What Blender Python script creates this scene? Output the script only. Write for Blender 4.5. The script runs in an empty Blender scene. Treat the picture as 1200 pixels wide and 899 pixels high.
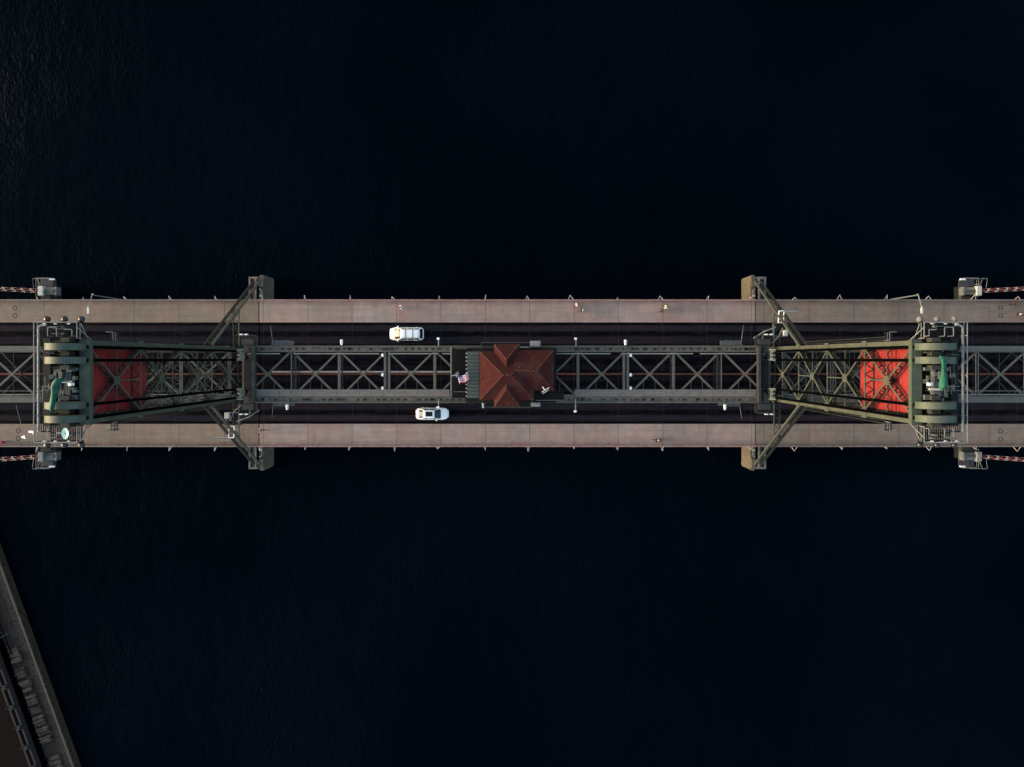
import bpy, bmesh, math, random
from mathutils import Vector, Matrix
random.seed(7)
R = math.radians
scene = bpy.context.scene
C = scene.collection

# ------------------------------------------------------------------ camera
CX, CY, CZ, F = 1.5, 2.1, 124.0, 967.0
cam = bpy.data.cameras.new('camera')
cam.sensor_width = 36; cam.lens = 36 * F / 1200
cam.shift_x = -6 / 1200; cam.shift_y = -28.5 / 1200
cam.clip_end = 8000; cam.clip_start = 1
co = bpy.data.objects.new('camera', cam); C.objects.link(co)
co.location = (CX, CY, CZ); co.rotation_euler = (0, 0, 0)
scene.camera = co
scene.render.resolution_x = 1024; scene.render.resolution_y = 767

# ------------------------------------------------------------------ light
SUN_EL, SUN_AZ = R(9), R(180)      # low in the west: from -X
world = bpy.data.worlds.new('World'); scene.world = world
world.use_nodes = True
wn = world.node_tree.nodes; wl = world.node_tree.links
sky = wn.new('ShaderNodeTexSky'); sky.sky_type = 'NISHITA'; sky.sun_disc = False
sd = Vector((math.cos(SUN_EL) * math.cos(SUN_AZ), math.cos(SUN_EL) * math.sin(SUN_AZ), math.sin(SUN_EL)))
sky.sun_elevation = SUN_EL
sky.sun_rotation = math.atan2(sd.x, sd.y)
sky.air_density = 1.0; sky.dust_density = 3.0; sky.ozone_density = 1.0
bg = wn['Background']; bg.inputs['Strength'].default_value = 0.13
wl.new(sky.outputs[0], bg.inputs['Color'])
sl = bpy.data.lights.new('sun', 'SUN'); sl.energy = 0.9; sl.angle = R(20); sl.color = (1, .84, .66)
so = bpy.data.objects.new('sun', sl); C.objects.link(so); so.location = (-80, 0, 80)
so.rotation_euler = sd.to_track_quat('Z', 'Y').to_euler()
scene.view_settings.view_transform = 'Standard'; scene.view_settings.look = 'None'
scene.view_settings.gamma = 1; scene.view_settings.use_curve_mapping = False
scene.view_settings.exposure = 2.5

# ------------------------------------------------------------------ helpers
def at(px, py, z):
    k = (CZ - z) / F
    return Vector(((px - 606) * k + CX, -(py - 421) * k + CY, z))

def tag(o, label=None, cat=None, group=None, kind=None):
    if label: o['label'] = label
    if cat: o['category'] = cat
    if group: o['group'] = group
    if kind: o['kind'] = kind
    return o

def empty(name, loc=(0, 0, 0), rz=0, label=None, cat=None, group=None):
    o = bpy.data.objects.new(name, None); C.objects.link(o)
    o.location = loc; o.rotation_euler = (0, 0, rz); o.empty_display_size = .3
    return tag(o, label, cat, group)

KA = .66      # overall darkness of weathered surfaces
def mat(name, col, rough=.6, metal=0, col2=None, scale=1.2, amt=.5, bump=0, spec=.25, coord='Object', fine=9.0, stretch=None):
    m = bpy.data.materials.new(name); m.use_nodes = True
    n = m.node_tree.nodes; l = m.node_tree.links; b = n['Principled BSDF']
    b.inputs['Roughness'].default_value = rough; b.inputs['Metallic'].default_value = metal
    b.inputs['Specular IOR Level'].default_value = spec
    col2 = col2 or tuple(c * .55 for c in col)
    if max(col) < .345: col = tuple(c * KA for c in col); col2 = tuple(c * KA for c in col2)
    tc = n.new('ShaderNodeTexCoord'); src = tc.outputs[coord]
    if stretch:
        mp = n.new('ShaderNodeMapping'); mp.inputs['Scale'].default_value = stretch; l.new(src, mp.inputs[0]); src = mp.outputs[0]
    t1 = n.new('ShaderNodeTexNoise'); t1.inputs['Scale'].default_value = scale; t1.inputs['Detail'].default_value = 6
    t2 = n.new('ShaderNodeTexNoise'); t2.inputs['Scale'].default_value = fine; t2.inputs['Detail'].default_value = 4
    l.new(src, t1.inputs[0]); l.new(src, t2.inputs[0])
    mx = n.new('ShaderNodeMix'); mx.data_type = 'FLOAT'; mx.inputs[0].default_value = .4
    l.new(t1.outputs[0], mx.inputs[2]); l.new(t2.outputs[0], mx.inputs[3])
    r = n.new('ShaderNodeMapRange'); r.inputs[1].default_value = .38; r.inputs[2].default_value = .66; r.inputs[4].default_value = amt
    l.new(mx.outputs[0], r.inputs[0])
    c = n.new('ShaderNodeMix'); c.data_type = 'RGBA'
    c.inputs[6].default_value = (*col, 1); c.inputs[7].default_value = (*col2, 1)
    l.new(r.outputs[0], c.inputs[0]); l.new(c.outputs[2], b.inputs['Base Color'])
    if bump:
        bp = n.new('ShaderNodeBump'); bp.inputs['Strength'].default_value = bump; bp.inputs['Distance'].default_value = .03
        l.new(t2.outputs[0], bp.inputs['Height']); l.new(bp.outputs[0], b.inputs['Normal'])
    return m

def plain(name, col, rough=.5, metal=0, spec=.5):
    return mat(name, col, rough, metal, tuple(c * .8 for c in col), 3, .5, spec=spec)

M = {}
M['steel_span'] = mat('steel_span', (.135, .124, .098), .75, 0, (.065, .06, .05), .9, .7)
M['steel_tower'] = mat('steel_tower', (.080, .092, .070), .7, 0, (.034, .039, .031), .7, .7)
M['steel_fixed'] = mat('steel_fixed', (.085, .092, .086), .7, 0, (.045, .05, .048), .9, .6)
M['cover'] = mat('cover_green', (.072, .094, .070), .6, 0, (.038, .052, .040), 1.5, .6)
M['steel_shaded'] = mat('steel_painted_shade', (.028, .031, .025), .7, 0, None, 1, .5)  # steel darkened to paint in the shade deep inside the lattice
M['black_rope'] = plain('greased_rope', (.0025, .0025, .003), 1.0, spec=0)
M['dark_machine'] = mat('dark_machinery', (.012, .016, .016), .8, 0, (.005, .006, .007), 2, .6)
M['galv'] = mat('galvanised', (.26, .265, .255), .7, 0, (.12, .13, .13), 2, .5)
M['galv_dim'] = mat('galvanised_weathered', (.17, .18, .18), .6, 0, (.09, .1, .1), 2, .5)
M['pale'] = mat('pale_paint', (.42, .41, .37), .6, 0, (.26, .25, .22), 3, .5)
M['white'] = mat('white_paint', (.62, .62, .6), .5, 0, (.48, .48, .46), 3, .3)
M['catwalk'] = mat('catwalk_boards', (.22, .19, .165), .8, 0, (.12, .105, .095), 1.1, .8, stretch=(.6, 3, 1))
M['pier'] = mat('pier_concrete', (.16, .135, .10), .85, 0, (.055, .05, .04), 1.3, .8, bump=.4)
M['pier_blue'] = mat('pier_concrete_grey', (.062, .064, .075), .85, 0, (.05, .05, .065), 1.1, .6, bump=.4)
M['red_weight'] = mat('counterweight_red', (.27, .029, .029), .85, 0, (.18, .021, .022), 1.1, .5, stretch=(1, 2.2, .35), spec=.1)
M['tarp'] = mat('green_tarp', (.0, .115, .062), .6, 0, (.0, .03, .022), 2.2, .95, bump=1)
M['tyre'] = plain('tyre_rubber', (.012, .012, .013), .8)
M['glass_dark'] = plain('dark_glass', (.008, .010, .012), .25, spec=.3)
M['glass_mid'] = plain('tinted_glass', (.035, .042, .044), .3, spec=.3)
M['car_white'] = mat('white_car_paint', (.80, .81, .80), .3, 0, (.76, .78, .78), 2, .3)
M['trim'] = plain('black_trim', (.015, .015, .016), .4)
M['sunshade'] = mat('tan_sunshade', (.42, .38, .26), .6, 0, (.33, .3, .2), 4, .5)
M['red_lens'] = plain('red_lens', (.4, .01, .01), .2)
M['chrome'] = plain('bright_metal', (.55, .56, .57), .25, .8)
M['skin'] = plain('skin', (.38, .22, .16), .6)
M['hair'] = plain('dark_hair', (.02, .014, .01), .7)
M['cloth_black'] = plain('black_cloth', (.012, .012, .016), .85)
M['cloth_pink'] = plain('pale_pink_cloth', (.55, .34, .33), .85)
M['cloth_white'] = plain('white_cloth', (.72, .68, .6), .85)
M['cloth_lime'] = plain('pale_lime_cloth', (.62, .64, .36), .85)
M['cloth_red'] = plain('red_cloth', (.55, .05, .09), .85)
M['cloth_grey'] = plain('grey_cloth', (.12, .11, .12), .85)
M['corrug'] = mat('corrugated_metal', (.075, .09, .08), .55, 0, (.05, .06, .055), 1.2, .6)
M['grate'] = mat('steel_grating', (.014, .017, .016), .9, 0, (.008, .010, .010), 3, .6, spec=.1)
M['wall'] = mat('house_wall', (.20, .20, .17), .7, 0, (.13, .13, .11), 2, .5)
M['fender_pink'] = mat('fender_pinkish', (.26, .20, .18), .8, 0, (.12, .09, .08), 1.5, .7)
M['barrier_red'] = plain('barrier_red', (.34, .05, .035), .6)
M['barrier_white'] = plain('barrier_white', (.46, .36, .32), .6)
M['mark_dark'] = mat('stencil_dark', (.03, .027, .026), .8, 0, (.06, .05, .045), 5, .7)
M['mark_pale'] = mat('worn_pale_marking', (.30, .27, .25), .8, 0, (.2, .16, .14), 5, .9)
M['orange_line'] = mat('orange_centre_line', (.24, .075, .04), .8, 0, (.05, .025, .02), .8, .95, stretch=(.6, 4, 1))
M['white_line'] = mat('white_line', (.40, .33, .29), .7, 0, (.18, .14, .12), 1.0, .8)

class MB:
    def __init__(s): s.v = []; s.f = []; s.mi = []; s.cur = 0
    def add(s, vs, fs):
        o = len(s.v); s.v += [tuple(v) for v in vs]
        for f in fs: s.f.append(tuple(i + o for i in f)); s.mi.append(s.cur)
        return s
    def box(s, x0, x1, y0, y1, z0, z1):
        if x0 > x1: x0, x1 = x1, x0
        if y0 > y1: y0, y1 = y1, y0
        if z0 > z1: z0, z1 = z1, z0
        vs = [(x0,y0,z0),(x1,y0,z0),(x1,y1,z0),(x0,y1,z0),(x0,y0,z1),(x1,y0,z1),(x1,y1,z1),(x0,y1,z1)]
        return s.add(vs, [(0,3,2,1),(4,5,6,7),(0,1,5,4),(1,2,6,5),(2,3,7,6),(3,0,4,7)])
    def bar(s, a, b, w, h, up=(0, 0, 1)):
        a = Vector(a); b = Vector(b); d = (b - a).normalized(); up = Vector(up)
        if abs(d.dot(up)) > .98: up = Vector((1, 0, 0))
        sd_ = d.cross(up).normalized() * w / 2; u = sd_.cross(d).normalized() * h / 2
        vs = [a-sd_-u, a+sd_-u, a+sd_+u, a-sd_+u, b-sd_-u, b+sd_-u, b+sd_+u, b-sd_+u]
        return s.add(vs, [(3,2,1,0),(4,5,6,7),(0,1,5,4),(1,2,6,5),(2,3,7,6),(3,0,4,7)])
    def tube(s, pts, r, n=6, r2=None):
        pts = [Vector(p) for p in pts]; rings = []
        for i, p in enumerate(pts):
            d = (pts[min(i+1, len(pts)-1)] - pts[max(i-1, 0)]).normalized()
            up = Vector((0, 0, 1)) if abs(d.z) < .9 else Vector((1, 0, 0))
            a = d.cross(up).normalized(); b = a.cross(d)
            rr = r if r2 is None else r + (r2 - r) * i / (len(pts) - 1)
            rings.append([p + (a * math.cos(t) + b * math.sin(t)) * rr for t in [2*math.pi*k/n for k in range(n)]])
        vs = [v for rg in rings for v in rg]; fs = []
        for i in range(len(pts) - 1):
            for k in range(n):
                fs.append((i*n+k, i*n+(k+1) % n, (i+1)*n+(k+1) % n, (i+1)*n+k))
        fs.append(tuple(range(n))[::-1]); fs.append(tuple((len(pts)-1)*n+k for k in range(n)))
        return s.add(vs, fs)
    def prism(s, poly, z0, z1):
        n = len(poly); vs = [(x, y, z0) for x, y in poly] + [(x, y, z1) for x, y in poly]
        fs = [tuple(range(n))[::-1], tuple(range(n, 2*n))] + [(i, (i+1) % n, n+(i+1) % n, n+i) for i in range(n)]
        return s.add(vs, fs)
    def ball(s, c, r, n=8, sz=1):
        vs = [(c[0], c[1], c[2]-r*sz)]; m = n // 2
        for i in range(1, m):
            t = math.pi*i/m
            for k in range(n):
                a = 2*math.pi*k/n
                vs.append((c[0]+r*math.sin(t)*math.cos(a), c[1]+r*math.sin(t)*math.sin(a), c[2]-r*sz*math.cos(t)))
        vs.append((c[0], c[1], c[2]+r*sz)); fs = []
        for k in range(n): fs.append((0, 1+(k+1) % n, 1+k))
        for i in range(m-2):
            for k in range(n):
                fs.append((1+i*n+k, 1+i*n+(k+1) % n, 1+(i+1)*n+(k+1) % n, 1+(i+1)*n+k))
        L = len(vs)-1
        for k in range(n): fs.append((L, 1+(m-2)*n+k, 1+(m-2)*n+(k+1) % n))
        return s.add(vs, fs)
    def laced(s, a, b, w, depth, ddir, t=.08, pitch=.8):
        """two flat chords 'depth' apart along ddir, joined by zigzag lacing bars"""
        a = Vector(a); b = Vector(b); dd = Vector(ddir).normalized()
        cc = s.cur; s.bar(a, b, w, t, dd); s.cur = cc + (1 if depth > .4 and abs(dd.x) > .5 else 0); s.bar(a + dd*depth, b + dd*depth, w, t, dd)  # deep rear flange takes the darker steel, its shade painted in
        s.cur = cc + 1
        L = (b-a).length; n = max(2, int(L / pitch)); d = (b-a) / n
        side = (b-a).normalized().cross(dd).normalized() * (w/2 - .03)
        for sg in (-1, 1):
            for i in range(n):
                p = a + d*i + side*sg; q = a + d*(i+1) + side*sg
                if i % 2: s.bar(p + dd*.02, q + dd*(depth-.02), .08, .03, side)
                else: s.bar(p + dd*(depth-.02), q + dd*.02, .08, .03, side)
        s.cur = cc
        return s
    def rail(s, pts, h=1.1, post=1.5, r=.035, mid=True):
        pts = [Vector(p) for p in pts]
        for a, b in zip(pts, pts[1:]):
            u = Vector((0, 0, h)); s.bar(a+u, b+u, 2*r, 2*r)
            if mid: s.bar(a+u*.5, b+u*.5, 2*r*.8, 2*r*.8)
            n = max(1, round((b-a).length / post))
            for i in range(n+1):
                p = a + (b-a)*i/n; s.bar(p, p+u, 2*r, 2*r)
        return s
    def grating(s, x0, x1, y0, y1, z, step=.16, w=.07, frame=.1):
        if x0 > x1: x0, x1 = x1, x0
        if y0 > y1: y0, y1 = y1, y0
        x = x0
        while x < x1:
            s.box(x, x+w, y0, y1, z-.04, z); x += step
        for y in (y0, (y0+y1)/2-frame/2, y1-frame): s.box(x0, x1, y, y+frame, z-.14, z-.045)
        return s
    def build(s, name, m, parent=None, smooth=False, subd=0, bevel=0):
        me = bpy.data.meshes.new(name); me.from_pydata(s.v, [], s.f); me.update()
        ms = m if isinstance(m, (list, tuple)) else [m]
        if len(ms) == 1 and max(s.mi, default=0) > 0: ms = [ms[0], 'steel_shaded']
        for x in ms: me.materials.append(M[x] if isinstance(x, str) else x)
        if len(ms) > 1:
            for p, i in zip(me.polygons, s.mi): p.material_index = i
        if smooth:
            for p in me.polygons: p.use_smooth = True
        o = bpy.data.objects.new(name, me); C.objects.link(o); o.parent = parent
        if bevel:
            md = o.modifiers.new('b', 'BEVEL'); md.width = bevel; md.segments = 2; md.limit_method = 'ANGLE'
        if subd:
            md = o.modifiers.new('s', 'SUBSURF'); md.levels = md.render_levels = subd
        return o

def copy_tree(o, parent=None, **kw):
    c = o.copy(); C.objects.link(c); c.parent = parent
    for ch in [x for x in bpy.data.objects if x.parent == o]: copy_tree(ch, c)
    return c

# ------------------------------------------------------------------ special materials
def node_mat(name):
    m = bpy.data.materials.new(name); m.use_nodes = True
    return m, m.node_tree.nodes, m.node_tree.links, m.node_tree.nodes['Principled BSDF']

def math_n(n, l, op, a, b=None, c=None):
    x = n.new('ShaderNodeMath'); x.operation = op
    for i, v in enumerate((a, b, c)):
        if v is None: continue
        if isinstance(v, (int, float)): x.inputs[i].default_value = v
        else: l.new(v, x.inputs[i])
    return x.outputs[0]

def mixc(n, l, fac, a, b):
    x = n.new('ShaderNodeMix'); x.data_type = 'RGBA'
    if isinstance(fac, (int, float)): x.inputs[0].default_value = fac
    else: l.new(fac, x.inputs[0])
    for i, v in ((6, a), (7, b)):
        if isinstance(v, tuple): x.inputs[i].default_value = (*v, 1)
        else: l.new(v, x.inputs[i])
    return x.outputs[2]

def noise(n, l, src, scale, detail=5, stretch=None):
    if stretch:
        mp = n.new('ShaderNodeMapping'); mp.inputs['Scale'].default_value = stretch; l.new(src, mp.inputs[0]); src = mp.outputs[0]
    t = n.new('ShaderNodeTexNoise'); t.inputs['Scale'].default_value = scale; t.inputs['Detail'].default_value = detail
    l.new(src, t.inputs[0]); return t.outputs[0]

def water_material():
    m, n, l, b = node_mat('river_water')
    tc = n.new('ShaderNodeTexCoord'); o = tc.outputs['Object']
    big = noise(n, l, o, .02, 3)
    f = n.new('ShaderNodeMapRange'); f.inputs[1].default_value = .4; f.inputs[2].default_value = .62; l.new(big, f.inputs[0])
    l.new(mixc(n, l, f.outputs[0], (.0002, .0011, .0026), (.0004, .0018, .0036)), b.inputs['Base Color'])
    b.inputs['Roughness'].default_value = .3; b.inputs['IOR'].default_value = 1.055; b.inputs['Specular Tint'].default_value = (.4, .85, 1, 1)
    b.inputs['Specular IOR Level'].default_value = .5
    w1 = noise(n, l, o, .42, 5, (1, .5, 1)); w2 = noise(n, l, o, 2.2, 4, (1, .6, 1))
    patch = noise(n, l, o, .035, 4)
    pr = n.new('ShaderNodeMapRange'); pr.inputs[1].default_value = .40; pr.inputs[2].default_value = .66; pr.inputs[3].default_value = .15; l.new(patch, pr.inputs[0])
    h = math_n(n, l, 'ADD', math_n(n, l, 'MULTIPLY', w1, .8), math_n(n, l, 'MULTIPLY', math_n(n, l, 'MULTIPLY', w2, pr.outputs[0]), .8))
    bp = n.new('ShaderNodeBump'); bp.inputs['Strength'].default_value = .7; bp.inputs['Distance'].default_value = .4
    l.new(h, bp.inputs['Height']); l.new(bp.outputs[0], b.inputs['Normal'])
    return m

def pavement_material(name, ca, cb, rust, period, off, edge_sign):
    m, n, l, b = node_mat(name)
    g = n.new('ShaderNodeTexCoord'); o = g.outputs['Object']
    sp = n.new('ShaderNodeSeparateXYZ'); l.new(o, sp.inputs[0]); X, Y = sp.outputs[0], sp.outputs[1]
    u = math_n(n, l, 'DIVIDE', math_n(n, l, 'ADD', X, off), period)
    cell = math_n(n, l, 'FLOOR', u)
    cmb = n.new('ShaderNodeCombineXYZ'); l.new(cell, cmb.inputs[0]); cmb.inputs[1].default_value = 3.3 + edge_sign
    wn_ = n.new('ShaderNodeTexWhiteNoise'); wn_.noise_dimensions = '2D'; l.new(cmb.outputs[0], wn_.inputs[0])
    u2 = math_n(n, l, 'DIVIDE', math_n(n, l, 'ADD', X, off + 1.3), period / 3)
    cmb2 = n.new('ShaderNodeCombineXYZ'); l.new(math_n(n, l, 'FLOOR', u2), cmb2.inputs[0]); cmb2.inputs[1].default_value = 9.1 + edge_sign
    wn2 = n.new('ShaderNodeTexWhiteNoise'); wn2.noise_dimensions = '2D'; l.new(cmb2.outputs[0], wn2.inputs[0])
    big = noise(n, l, o, .25, 5); fine = noise(n, l, o, 2.4, 6); vfine = noise(n, l, o, 14, 4)
    f = math_n(n, l, 'ADD', math_n(n, l, 'MULTIPLY', wn_.outputs[0], .55), math_n(n, l, 'MULTIPLY', big, .75))
    f = math_n(n, l, 'ADD', f, math_n(n, l, 'MULTIPLY', wn2.outputs[0], .30))
    f = math_n(n, l, 'ADD', f, math_n(n, l, 'MULTIPLY', fine, .5)); f = math_n(n, l, 'SUBTRACT', f, .62)
    c = mixc(n, l, math_n(n, l, 'MINIMUM', math_n(n, l, 'MAXIMUM', f, 0), 1), ca, cb)
    hue = n.new('ShaderNodeMix'); hue.data_type = 'RGBA'; hue.blend_type = 'MULTIPLY'; hue.inputs[0].default_value = 1
    hn = noise(n, l, o, .45, 4, (.5, 1, 1)); hr = n.new('ShaderNodeMapRange'); hr.inputs[1].default_value = .36; hr.inputs[2].default_value = .64; l.new(hn, hr.inputs[0])
    l.new(mixc(n, l, hr.outputs[0], (1.06, .95, .93), (.93, 1.0, .97)), hue.inputs[7]); l.new(c, hue.inputs[6]); c = hue.outputs[2]
    pd = noise(n, l, o, .8, 6, (1, .8, 1)); pm = n.new('ShaderNodeMapRange'); pm.inputs[1].default_value = .42; pm.inputs[2].default_value = .62; pm.inputs[3].default_value = .93; pm.inputs[4].default_value = 1.08; l.new(pd, pm.inputs[0])
    bl = n.new('ShaderNodeVectorMath'); bl.operation = 'SCALE'; l.new(c, bl.inputs[0]); l.new(pm.outputs[0], bl.inputs[3]); c = bl.outputs[0]
    # rust and dirt along the outer edge
    ay = math_n(n, l, 'ABSOLUTE', Y)
    r = n.new('ShaderNodeMapRange'); r.inputs[1].default_value = 10.25; r.inputs[2].default_value = 10.85; l.new(ay, r.inputs[0])
    rn = noise(n, l, o, .9, 5, (.35, 1.4, 1))
    rr = n.new('ShaderNodeMapRange'); rr.inputs[1].default_value = .35; rr.inputs[2].default_value = .62; l.new(rn, rr.inputs[0])
    rf = math_n(n, l, 'MULTIPLY', r.outputs[0], rr.outputs[0])
    c = mixc(n, l, math_n(n, l, 'MULTIPLY', rf, .6), c, rust)
    dn = noise(n, l, o, 1.0, 5, (.08, 2.6, 1)); dm = n.new('ShaderNodeMapRange'); dm.inputs[1].default_value = .46; dm.inputs[2].default_value = .66; l.new(dn, dm.inputs[0])
    c = mixc(n, l, math_n(n, l, 'MULTIPLY', dm.outputs[0], .28), c, tuple(x * .6 for x in cb))
    # stains
    st = noise(n, l, o, 1.3, 5, (1, .55, 1)); s2 = n.new('ShaderNodeMapRange'); s2.inputs[1].default_value = .60; s2.inputs[2].default_value = .74; l.new(st, s2.inputs[0])
    c = mixc(n, l, math_n(n, l, 'MULTIPLY', s2.outputs[0], .45), c, tuple(x * .45 for x in ca))
    # expansion joint at each panel and thin plate seams
    fr = math_n(n, l, 'FRACT', u); j = math_n(n, l, 'LESS_THAN', fr, .018)
    c = mixc(n, l, math_n(n, l, 'MULTIPLY', j, .5), c, (.03, .022, .018))
    fr2 = math_n(n, l, 'FRACT', u2); j2 = math_n(n, l, 'LESS_THAN', fr2, .03)
    c = mixc(n, l, math_n(n, l, 'MULTIPLY', j2, .22), c, (.07, .05, .045))
    l.new(c, b.inputs['Base Color']); b.inputs['Roughness'].default_value = .85
    bp = n.new('ShaderNodeBump'); bp.inputs['Strength'].default_value = .3; bp.inputs['Distance'].default_value = .01
    l.new(vfine, bp.inputs['Height']); l.new(bp.outputs[0], b.inputs['Normal'])
    return m

def road_material():
    """dark steel-grid roadway, polished wheel tracks, grease down the lane centres, joints"""
    m, n, l, b = node_mat('grid_roadway')
    g = n.new('ShaderNodeTexCoord'); o = g.outputs['Object']
    sp = n.new('ShaderNodeSeparateXYZ'); l.new(o, sp.inputs[0]); X, Y = sp.outputs[0], sp.outputs[1]
    ay = math_n(n, l, 'ABSOLUTE', Y)
    wob = math_n(n, l, 'MULTIPLY', math_n(n, l, 'SUBTRACT', noise(n, l, o, .2, 3, (.3, 1, 1)), .5), .25)
    ay = math_n(n, l, 'ADD', ay, wob)
    def band(c, hw, soft):
        d = math_n(n, l, 'ABSOLUTE', math_n(n, l, 'SUBTRACT', ay, c))
        r = n.new('ShaderNodeMapRange'); r.interpolation_type = 'SMOOTHSTEP'
        r.inputs[1].default_value = hw - soft; r.inputs[2].default_value = hw + soft
        r.inputs[3].default_value = 1; r.inputs[4].default_value = 0; l.new(d, r.inputs[0]); return r.outputs[0]
    f = band(6.72, .42, .18); f = math_n(n, l, 'MAXIMUM', f, math_n(n, l, 'MULTIPLY', band(4.95, .55, .2), .8))
    f = math_n(n, l, 'MAXIMUM', f, math_n(n, l, 'MULTIPLY', band(2.5, .35, .2), .35))  # inner lane tracks dimmed: truss shade painted into the colour
    f = math_n(n, l, 'MAXIMUM', f, math_n(n, l, 'MULTIPLY', band(.85, .35, .2), .35))
    nz = noise(n, l, o, .5, 5, (.12, 1.5, 1)); nf = noise(n, l, o, 9, 4)
    f = math_n(n, l, 'MULTIPLY', f, math_n(n, l, 'ADD', math_n(n, l, 'MULTIPLY', nz, 1.1), .4))
    tint = noise(n, l, o, .05, 3)
    tf = n.new('ShaderNodeMapRange'); tf.inputs[1].default_value = .42; tf.inputs[2].default_value = .58; l.new(tint, tf.inputs[0])
    lt = mixc(n, l, tf.outputs[0], (.021, .0155, .0190), (.0130, .0128, .0165))
    c = mixc(n, l, f, (.0012, .0011, .0022), lt)
    u = math_n(n, l, 'FRACT', math_n(n, l, 'DIVIDE', math_n(n, l, 'ADD', X, 400 * 6.66 + 3.33), 6.66))
    c = mixc(n, l, math_n(n, l, 'MULTIPLY', math_n(n, l, 'LESS_THAN', u, .014), .35), c, (.05, .04, .042))
    sk = noise(n, l, o, 1.6, 6, (.25, 2.4, 1)); sm = n.new('ShaderNodeMapRange'); sm.inputs[1].default_value = .5; sm.inputs[2].default_value = .72; l.new(sk, sm.inputs[0])
    c = mixc(n, l, math_n(n, l, 'MULTIPLY', sm.outputs[0], .3), c, (.034, .027, .03))
    seam = math_n(n, l, 'LESS_THAN', math_n(n, l, 'FRACT', math_n(n, l, 'DIVIDE', math_n(n, l, 'ADD', X, 2000), 2.22)), .03)
    c = mixc(n, l, math_n(n, l, 'MULTIPLY', seam, .22), c, (.035, .03, .033))
    c = mixc(n, l, math_n(n, l, 'MULTIPLY', nf, .3), c, (.004, .004, .006))
    l.new(c, b.inputs['Base Color']); b.inputs['Roughness'].default_value = .9; b.inputs['Specular IOR Level'].default_value = .03
    return m

def roof_material():
    m, n, l, b = node_mat('red_tile_roof')
    g = n.new('ShaderNodeTexCoord'); o = g.outputs['Object']
    a = noise(n, l, o, .8, 5); bb = noise(n, l, o, 9, 4)
    c = mixc(n, l, a, (.048, .0092, .0078), (.034, .0066, .0060)); c = mixc(n, l, math_n(n, l, 'MULTIPLY', bb, .5), c, (.045, .012, .009)); dd = noise(n, l, o, .5, 6, (1, .4, 1)); c = mixc(n, l, math_n(n, l, 'MULTIPLY', math_n(n, l, 'GREATER_THAN', dd, .56), .25), c, (.085, .035, .026))
    v = n.new('ShaderNodeTexVoronoi'); v.inputs['Scale'].default_value = 3.2; l.new(o, v.inputs[0])
    sp = math_n(n, l, 'LESS_THAN', v.outputs[0], .13)
    k = noise(n, l, o, .35, 3); kk = math_n(n, l, 'GREATER_THAN', k, .53)
    c = mixc(n, l, math_n(n, l, 'MULTIPLY', math_n(n, l, 'MULTIPLY', sp, kk), .6), c, (.35, .27, .22))
    l.new(c, b.inputs['Base Color']); b.inputs['Roughness'].default_value = .9; b.inputs['Specular IOR Level'].default_value = .15
    w = n.new('ShaderNodeTexWave'); w.inputs['Scale'].default_value = 4; w.inputs['Distortion'].default_value = .4; w.bands_direction = 'Z'; l.new(o, w.inputs[0])
    bp = n.new('ShaderNodeBump'); bp.inputs['Strength'].default_value = .8; bp.inputs['Distance'].default_value = .05
    l.new(w.outputs[1], bp.inputs['Height']); l.new(bp.outputs[0], b.inputs['Normal'])
    return m

M['water'] = water_material()
M['road'] = road_material()
M['roof'] = roof_material()
P = 6.66
M['pave_span'] = pavement_material('pavement_lift_span', (.265, .200, .178), (.205, .145, .122), (.17, .062, .056), P, 400*P + 3.33, 0)
M['pave_fixed'] = pavement_material('pavement_fixed', (.170, .128, .098), (.120, .087, .067), (.085, .038, .03), 6.75, 400*6.75 - 38.5 + 6.75, 1)

# ================================================================== SETTING
mb = MB(); S = 3000
mb.add([(-S, -S, -8), (S, -S, -8), (S, S, -8), (-S, S, -8)], [(0, 1, 2, 3)])
tag(mb.build('river_water', 'water'), kind='structure')

XE = 104.0; JX = 37.25
for (a, b, nm) in ((-XE, -JX-.07, 'roadway'), (-JX+.07, JX-.07, 'roadway'), (JX+.07, XE, 'roadway')):
    mb = MB(); mb.box(a, b, -7.6, 7.6, -.5, 0)
    tag(mb.build(nm, 'road'), kind='structure')
for (a, b, mm) in ((-XE, -JX-.07, 'pave_fixed'), (-JX+.07, JX-.07, 'pave_span'), (JX+.07, XE, 'pave_fixed')):
    for s in (-1, 1):
        mb = MB(); mb.box(a, b, s*7.62, s*10.93, -.25, .16)
        tag(mb.build('pavement', mm), kind='structure')
# centre line markings (lie on the road sheet)
mb = MB(); mb.box(-XE, XE, -.16, .0, .004, .008); mb.box(-XE, XE, -.27, -.21, .004, .008)
tag(mb.build('road_centre_marking', 'orange_line'), kind='structure')
mb = MB(); mb.box(-35.3, -8, .10, .32, .004, .012)
tag(mb.build('road_edge_marking', 'white_line'), kind='structure')

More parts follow.
